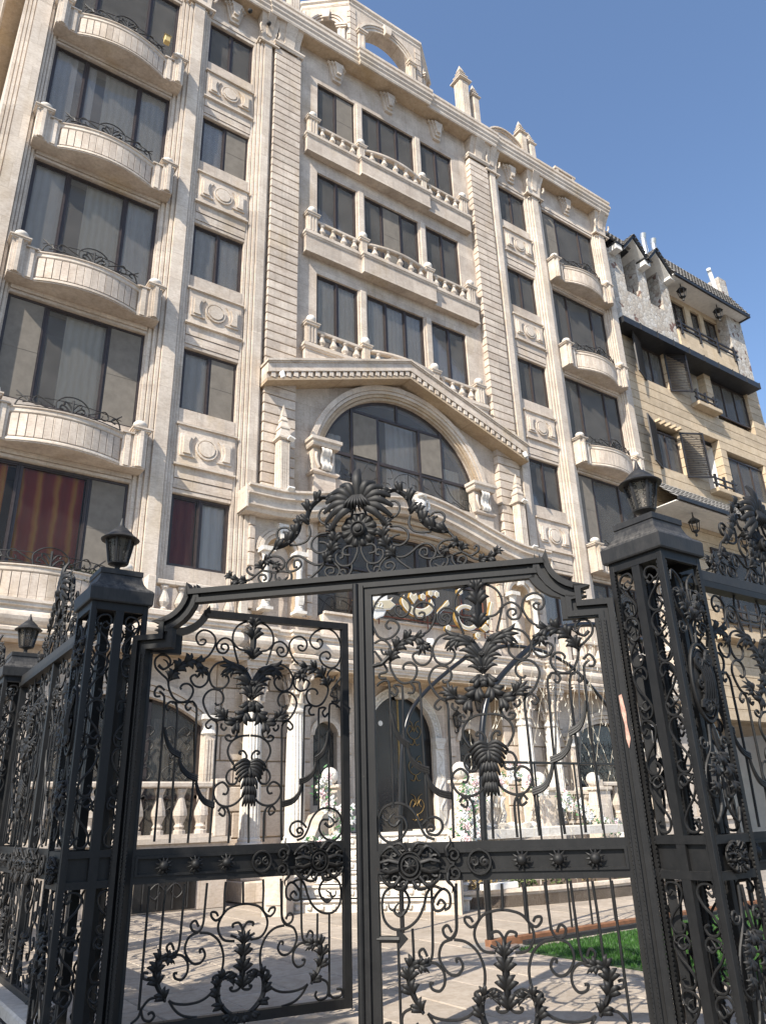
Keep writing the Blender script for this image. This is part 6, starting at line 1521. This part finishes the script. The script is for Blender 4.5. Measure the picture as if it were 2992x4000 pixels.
# artificial lawn
GX = [(-4.62,-7.85),(-3.2,-7.74),(-1.0,-7.66),(2.2,-7.66),(2.2,-10.9),(-4.62,-10.9)]
lb_ = MB().prism(GX,-.02,.012,'z').build('lawn_bed', plain('lawn_backing',(.02,.05,.012),.95,nscale=8)); struct(lb_)
gm = MB(); V = []; F = []
for i in range(36000):
    x = rnd.uniform(-4.60,-.6) if i%5 else rnd.uniform(-.6,2.15); y = rnd.uniform(-10.85,-7.80); a = rnd.uniform(0,6.28); h = rnd.uniform(.018,.042); q = .006; lx,ly = rnd.uniform(-.015,.015),rnd.uniform(-.015,.015); n = len(V)
    V += [(x-q*math.cos(a),y-q*math.sin(a),.012),(x+q*math.cos(a),y+q*math.sin(a),.012),(x+lx,y+ly,.012+h)]; F.append((n,n+1,n+2))
me = bpy.data.meshes.new('lawn_grass'); me.from_pydata(V,[],F)
def leafmat(name, c1, c2, tr=.35):
    m, t, out = mat(name); pos = nn(t,'ShaderNodeNewGeometry').outputs['Position']; c = ramp(t, noise(t,pos,6,4), [(.3,c1),(.7,c2)]); c = mixc(t, 1.0, c, ramp(t, noise(t,pos,1.3,3), [(.3,(.72,.70,.66)),(.7,(1.1,1.06,1.0))]), 'MULTIPLY')
    d = nn(t,'ShaderNodeBsdfPrincipled'); d.inputs['Roughness'].default_value = .55; L(t,c,d.inputs['Base Color']); tl = nn(t,'ShaderNodeBsdfTranslucent'); L(t,c,tl.inputs[0]); ms = nn(t,'ShaderNodeMixShader'); ms.inputs[0].default_value = tr
    L(t,d.outputs[0],ms.inputs[1]); L(t,tl.outputs[0],ms.inputs[2]); L(t,ms.outputs[0],out.inputs[0]); return m
me.materials.append(leafmat('turf_green',(.035,.11,.018),(.07,.19,.035))); gr = link('lawn_grass', me); stuff(gr); gr['label'] = 'bright green artificial turf beside the closed gate leaf'; gr['category'] = 'grass'
M['wood'] = plain('orange_brown_timber', (.19,.085,.04), .7, nscale=9, namt=.35)
tb = tag(MB().box(-4.70,1.6,-7.50,-7.40,0,.075,c=.006).build('edging_board', M['wood']), 'orange brown timber edging board behind the lawn', 'board')
tag(MB().box(-4.3,.8,-7.64,-7.56,.0,.045).build('edging_channel', M['slate']), 'dark metal channel between the timber board and the lawn', 'channel')
# garden arch carrying strings of lights
GA = thing('garden_arch', 'black tube arch hung with strings of small lights over the lawn edge', 'arch', (0,-7.45,0))
ap = [(-4.66,0),(-4.655,.6),(-4.62,1.5),(-4.514,2.39),(-4.198,2.873),(-3.379,3.461),(-2.917,3.654),(-2.294,3.76),(-1.6,3.72),(-.9,3.45),(-.1,2.75),(.2,2.2),(.28,1.2),(.28,0)]
ac = spline([(x,0,z) for x,z in ap],5); MB().tube(ac,.038,8).build('arch_tube', M['black'], GA, smooth=60); MB().tube([p+Vector((0,1.6,0)) for p in ac],.03,8).build('arch_tube', M['black'], GA, smooth=60)
MB().tube([(-4.65,0,1.88),(.28,0,1.88)],.016,6).build('cross_bar', M['black'], GA)
for x in (-4.08,-3.75,-3.4,-3.05,-2.64,-2.2): MB().tube([(x,0,0),(x,0,1.88)],.013,6).build('upright', M['black'], GA)
for x in (-3.35,-2.9): MB().tube([(x,.02,1.88),(x+.25,.02,3.5)],.012,6).build('upright', M['black'], GA)
MB().box(-4.85,-4.35,-.25,.25,0,.012).build('base_plate', M['tin'], GA)
M['wire'] = plain('cream_wire',(.40,.34,.25),.6); M['bulb'] = plain('clear_bulb',(.75,.72,.62),.3)
az = lambda x: min(ac, key=lambda p: abs(p.x-x)+(0 if p.z>1.9 else 9)).z
ws = MB(); bs = MB()
def string(a, b, n=10, sag=.05):
    P = [Vector(a).lerp(Vector(b),i/n)+Vector((rnd.uniform(-.015,.015),rnd.uniform(-.02,.02),-sag*math.sin(math.pi*i/n))) for i in range(n+1)]; ws.tube(P,.0024,4)
    for i in range(1,n):
        p = P[i]; d = Vector((rnd.uniform(-.03,.03),0,-.045)); bs.tube([p,p+d],.004,4)
for i in range(13):
    x0 = -4.0+.30*i; x1 = x0-1.0; string((x0,.02,az(x0)),(max(x1,-4.6),.02,1.9 if x1<-4.4 else 1.2),12); string((x0,.04,az(x0)),(x0+.9,.04,1.6),12)
for i in range(7): x = -3.9+.6*i; string((x,.0,az(x)-.02),(x+.06,.0,.45),18,.0)
for i in range(8): x = -4.0+.5*i; string((x,.8,az(x)-.02),(x+.5,1.6,.6),16,.02)
ws.build('light_string', M['wire'], GA); stuff(bs.build('light_bulbs', M['bulb'], GA))
# diagonal marble stair up to the porch
ST = thing('entrance_stair', 'white carved marble stair with ball newels leading up to the arched door', 'stair', (-3.75,-3.65,0), R(-45))
for i in range(6):
    wd = 1.55-.05*i
    o = MB().box(-wd,wd,.33*i-.02,2.6,.175*i,.175*(i+1)-.035).build('step', M['marble'], ST); MB().sweep([(-wd,2.6),(-wd,.33*i-.02),(wd,.33*i-.02),(wd,2.6)],[(-.1,.175*(i+1)-.035),(.02,.175*(i+1)-.035),(.045,.175*(i+1)-.022),(.045,.175*(i+1)-.01),(.02,.175*(i+1)),(-.1,.175*(i+1))]).build('nosing', M['marble'], o)
    eg = MB()
    for k in range(16): eg.lathe([(.012,.03),(.045,.05),(.05,.09),(.012,.125)],7,-wd+.1+(2*wd-.2)*k/15,.33*i-.02)
    e_ = eg.build('carved_eggs', M['marble'], o); e_.location.z = .175*i; stuff(e_)
MB().prism([(-1.3,2.0),(1.3,2.0),(4.9,5.6),(1.0,6.5),(-2.2,4.0)],.90,1.05,'z').build('landing', M['marble'], ST)
MB().prism([(-1.3,2.2),(1.3,2.2),(3.2,3.8),(1.0,6.2),(-2.0,3.9)],.0,.9,'z').build('landing_base', S, ST)
for e in (-1,1):
    MB().prism([(-.15,0),(2.3,0),(2.3,1.45),(1.9,1.40),(.2,.42),(-.15,.42)],e*1.30-.14,e*1.30+.14,'x').build('stair_wall', T, ST)
    for (y,h,r) in ((-.25,.62,.15),(2.95,1.88,.17)):
        b_ = MB(); b_.box(e*1.30-.19,e*1.30+.19,y-.19,y+.19,0,h); b_.box(e*1.30-.13,e*1.30+.13,y-.205,y-.18,.25*h,h*.9); b_.build('newel', T, ST); MB().box(e*1.30-.24,e*1.30+.24,y-.24,y+.24,h,h+.07,c=.015).build('newel_cap', T, ST)
        MB().ball(e*1.30,y,h+.07+r,r).build('ball_finial', M['marble'], ST, smooth=60)
# fountain against the terrace
FT = thing('wall_fountain', 'pale stone wall fountain with scalloped basin and carved mask below the terrace', 'fountain', (.75,-2.1,0))
rings = []
for (r,z) in ((.25,0),(.30,.08),(.20,.15),(.16,.5),(.22,.68),(.45,.82),(.62,.98),(.70,1.12),(.66,1.13),(.50,1.0),(.02,.95)):
    rings.append([(r*(1+(.09 if r>.4 else .02)*math.cos(8*2*math.pi*i/64))*math.cos(2*math.pi*i/64), r*.8*(1+(.09 if r>.4 else .02)*math.cos(8*2*math.pi*i/64))*math.sin(2*math.pi*i/64), z+(.035*math.cos(8*2*math.pi*i/64) if r>.6 else 0)) for i in range(64)])
MB().loft(rings).build('basin', M['marble'], FT, smooth=50)
MB().prism(arc(0,1.55,.62,math.pi,0,16)+[(.62,0),(-.62,0)],.70,.95).build('back_wall', T, FT)
mb = MB(); mb.lathe([(.02,1.35),(.13,1.42),(.19,1.55),(.17,1.68),(.05,1.76)],12,0,.66)
for e in (-1,1):
    mb.tube(spline([(e*.05,.5,1.7),(e*.2,.55,1.78),(e*.27,.6,1.62),(e*.2,.58,1.45)],4),.05,7); mb.tube(spline([(e*.05,.5,1.4),(e*.10,.52,1.28),(e*.04,.5,1.15)],4),.04,6,.01)
    mb.tube(spline([(e*.35,.62,1.1),(e*.5,.6,1.3),(e*.42,.62,1.5),(e*.52,.6,1.65)],4),.05,6)
mb.build('mask', M['marble'], FT, smooth=60)
MB().lathe([(.55,1.02),(.02,1.025)],24).build('water', glass('fountain_water',.8), FT); FT.children[-1].scale = (1,.8,1)
TW_ = thing('terrace_wall', 'pale stone terrace wall with piers and ball finials behind the fountain', 'wall', (0,-1.15,0))
MB().box(-.5,4.7,0,.5,0,1.02).build('wall', S, TW_); MB().box(-.55,4.72,-.05,.55,1.02,1.08).build('coping', T, TW_)
for x in (2.55,4.4):
    b_ = MB(); b_.box(x-.25,x+.25,-.42,.1,0,1.78); b_.box(x-.17,x+.17,-.44,-.41,.3,1.6); b_.build('pier', T, TW_); MB().box(x-.30,x+.30,-.47,.15,1.78,1.86,c=.015).build('pier_cap', T, TW_); MB().ball(x,-.16,2.03,.17).build('ball_finial', M['marble'], TW_, smooth=60)
for i in range(5): link('baluster', B2, TW_, (2.95+.28*i,-.1,1.08), None, (1.2,1.2,1.1))
MB().box(2.8,4.15,-.2,.02,1.70,1.78,c=.01).build('hand_rail', T, TW_)
# flower garlands
M['petal'] = plain('white_petals', (.80,.78,.74), .6, nscale=30, namt=.08); M['petal2'] = plain('blush_petals', (.72,.52,.52), .6); M['gleaf'] = leafmat('garland_leaf',(.03,.13,.05),(.08,.26,.08),.2)
def garland(name, label, P, r=.16, n=46, loc=(0,0,0)):
    t = thing(name, label, 'flowers', loc, 0, 'white flower garlands on the stair'); C_ = spline(P,8)
    fl = MB(); fl2 = MB(); lf = MB()
    def blossom(mbx, c, q):
        for i in range(6):
            a = 2*math.pi*i/6+rnd.random(); d = Vector((math.cos(a),-.5+rnd.uniform(-.4,.2),math.sin(a))); mbx.tube([c,c+d*q*.6+Vector((0,-q*.25,0)),c+d*q],q*.42,5,q*.12,.5)
        mbx.ball(c.x,c.y-q*.3,c.z,q*.42,6)
    for i in range(n):
        c = C_[int(rnd.random()*(len(C_)-1))]+Vector((rnd.uniform(-r,r),rnd.uniform(-r,r)*.8-.05,rnd.uniform(-r,r))); blossom(fl2 if i%6 == 0 else fl, c, rnd.uniform(.055,.09))
    for i in range(n*5):
        c = C_[int(rnd.random()*(len(C_)-1))]+Vector((rnd.uniform(-r,r)*1.3,rnd.uniform(-r,r)*1.0,rnd.uniform(-r,r)*1.3)); d = Vector((rnd.uniform(-1,1),rnd.uniform(-1,.4),rnd.uniform(-1,1))).normalized()*rnd.uniform(.06,.12); s_ = d.orthogonal().normalized()*.02
        lf.add([c,c+d*.5+s_,c+d,c+d*.5-s_],[(0,1,2,3)])
    stuff(fl.build('blossoms', M['petal'], t)); stuff(fl2.build('blossoms', M['petal2'], t)); stuff(lf.build('leaves', M['gleaf'], t)); return t
garland('flower_garland','white flower garland hanging from the ball newel nearest the white columns',[(-2.95,-1.0,2.1),(-3.0,-1.05,1.75),(-2.95,-1.2,1.4)],.12,24)
garland('flower_garland','white flower garland spilling from a vase at the left foot of the stair',[(-2.7,-1.3,1.5),(-2.9,-1.7,1.25),(-3.2,-2.0,.95),(-3.75,-2.2,.85),(-4.0,-2.3,.9)],.14,52)
garland('flower_garland','large white flower garland sloping down the stair in front of the black door',[(-.75,-2.75,1.85),(-1.1,-3.1,1.55),(-1.6,-3.5,1.15),(-2.05,-3.95,.9)],.17,80)
garland('flower_garland','white flower garland lying on top of the fountain wall',[(.0,-1.75,1.78),(.6,-1.75,1.75),(1.1,-1.75,1.98),(1.35,-1.75,2.2),(1.8,-1.75,1.9),(2.2,-1.75,1.8)],.13,52)
garland('flower_garland','white flower garland sloping down to the right of the fountain',[(2.75,-1.8,1.62),(3.15,-1.85,1.35),(3.6,-1.9,1.1),(4.3,-1.9,.95)],.14,46)
for (x,y,nm) in ((-4.05,-2.35,'left'),(-2.1,-4.0,'middle'),(4.45,-2.0,'right')):
    v = thing('flower_vase', {'left':'white fluted vase at the left foot of the stair','middle':'white fluted vase under the large garland in front of the door','right':'white vase right of the fountain garland'}[nm],'vase',(x,y,0),0,'white flower vases')
    rings = [[(r*(1+.05*math.cos(12*2*math.pi*i/48))*math.cos(2*math.pi*i/48),r*(1+.05*math.cos(12*2*math.pi*i/48))*math.sin(2*math.pi*i/48),z) for i in range(48)] for r,z in ((.12,.42),(.12,.46),(.07,.50),(.14,.60),(.18,.72),(.19,.84),(.17,.86),(.02,.84))]
    MB().loft(rings).build('bowl', M['marble'], v, smooth=50); MB().box(-.15,.15,-.15,.15,0,.42,c=.01).build('pedestal', T, v)
# planter with shrubs
PL = thing('stone_planter', 'low curved travertine planter wall in front of the shrubs', 'planter'); pp = [(-2.9,-4.45),(-2.2,-4.72),(-1.3,-5.0),(-.3,-5.12),(.8,-5.15),(2.2,-5.15),(4.2,-5.15)]
pp = [(p.x,p.y) for p in spline([(x,y,0) for x,y in pp],4)]
for i in range(len(pp)-1): MB().sweep([pp[i],pp[i+1]],[(-.12,0),(0,0),(0,.20),(-.12,.20)]).build('planter_stone', M['paver'], PL)
MB().sweep(pp,[(-.15,.20),(.03,.20),(.03,.25),(-.15,.25)]).build('coping', T, PL)
MB().prism(pp+[(4.2,-3.0),(-1.0,-3.0)],0,.16,'z').build('soil', plain('soil',(.09,.06,.04),.95,nscale=9,bump=.5), PL)
M['shrub'] = leafmat('shrub_leaf',(.06,.11,.03),(.20,.24,.09),.25); M['dry'] = leafmat('dry_leaf',(.25,.18,.08),(.36,.28,.13),.25); M['bark'] = plain('bark',(.16,.12,.09),.9,nscale=12,bump=.6)
def foliage(mb, c, rx, rz, n, sz):
    for i in range(n):
        d = Vector((rnd.gauss(0,1),rnd.gauss(0,1),rnd.gauss(0,1))).normalized()*rnd.random()**.45; p = Vector(c)+Vector((d.x*rx,d.y*rx*.8,d.z*rz)); a = Vector((rnd.uniform(-1,1),rnd.uniform(-1,1),rnd.uniform(-.3,1))).normalized()*sz*rnd.uniform(.6,1.3); s_ = a.orthogonal().normalized()*sz*.32
        mb.add([p,p+a*.5+s_,p+a,p+a*.5-s_],[(0,1,2,3)])
for i,(x,y,h) in enumerate(((-2.0,-4.35,.34),(-1.35,-4.6,.30),(-.7,-4.7,.38),(.0,-4.75,.40),(.7,-4.75,.36),(1.4,-4.75,.42),(2.1,-4.75,.38),(2.8,-4.7,.45))):
    t = thing('planter_shrub', ['leftmost shrub behind the low planter wall, beside the stair foot','second shrub from the stair behind the planter wall','third shrub from the stair behind the planter wall','dry shrub in the middle of the planter','shrub right of the dry one in the middle of the planter','third shrub from the right end of the planter','second shrub from the right end of the planter','rightmost and tallest shrub behind the planter wall'][i], 'shrub', (x,y,.15), 0, 'shrubs in the planter'); mb = MB()
    for q in range(5): mb.tube([(0,0,0),(rnd.uniform(-.2,.2),rnd.uniform(-.1,.1),h*.8)],.008,4,.003)
    mb.build('stems', M['bark'], t); mb = MB(); foliage(mb,(0,0,h*.75),.36,h*.62,420,.06); mb.build('foliage', M['shrub'] if i%3 else M['dry'], t)
tag(MB().box(-.35,.35,-.06,.06,0,.09,c=.01).build('floodlight', M['white'], None, (-2.05,-4.78,.25)), 'white strip floodlight lying on the planter edge', 'floodlight')
# ------------------------------------------------------------------ street trees outside the frame that shade the gate and the paving
M['leaf'] = leafmat('tree_leaf',(.035,.085,.02),(.08,.15,.04),.3)
def tree(loc, h, cr, label, n=2600, seed=1):
    t = thing('street_tree', label, 'tree', loc, 0, 'street trees'); r_ = random.Random(seed); mb = MB()
    mb.tube(spline([(0,0,0),(.05,.03,h*.25),(-.04,.05,h*.5),(.03,0,h*.8)],5),.17,9,.05); ends = []
    for i in range(9):
        a = 2*math.pi*i/9+r_.random(); z0 = h*(.38+.3*r_.random()); e = Vector((math.cos(a)*cr*r_.uniform(.5,.95),math.sin(a)*cr*r_.uniform(.5,.95),h*r_.uniform(.62,1.0))); ends.append(e)
        mb.tube(spline([(0,0,z0),(e.x*.4,e.y*.4,z0+(e.z-z0)*.55),e],4),.06,6,.012)
    mb.build('trunk', M['bark'], t); mb = MB()
    for e in ends+[Vector((0,0,h*.95))]:
        for k in range(3): c = e+Vector((r_.uniform(-.5,.5),r_.uniform(-.5,.5),r_.uniform(-.3,.4))); foliage(mb, c, cr*.42, cr*.34, n//30, .15)
    mb.build('crown', M['leaf'], t); return t
tree((-13.9,-10.2,0),6.6,1.45,'leafy street tree on the pavement left of the gate',11000,1)
tree((-15.6,-11.6,0),6.2,1.2,'slender street tree on the pavement behind the viewpoint',2600,4)
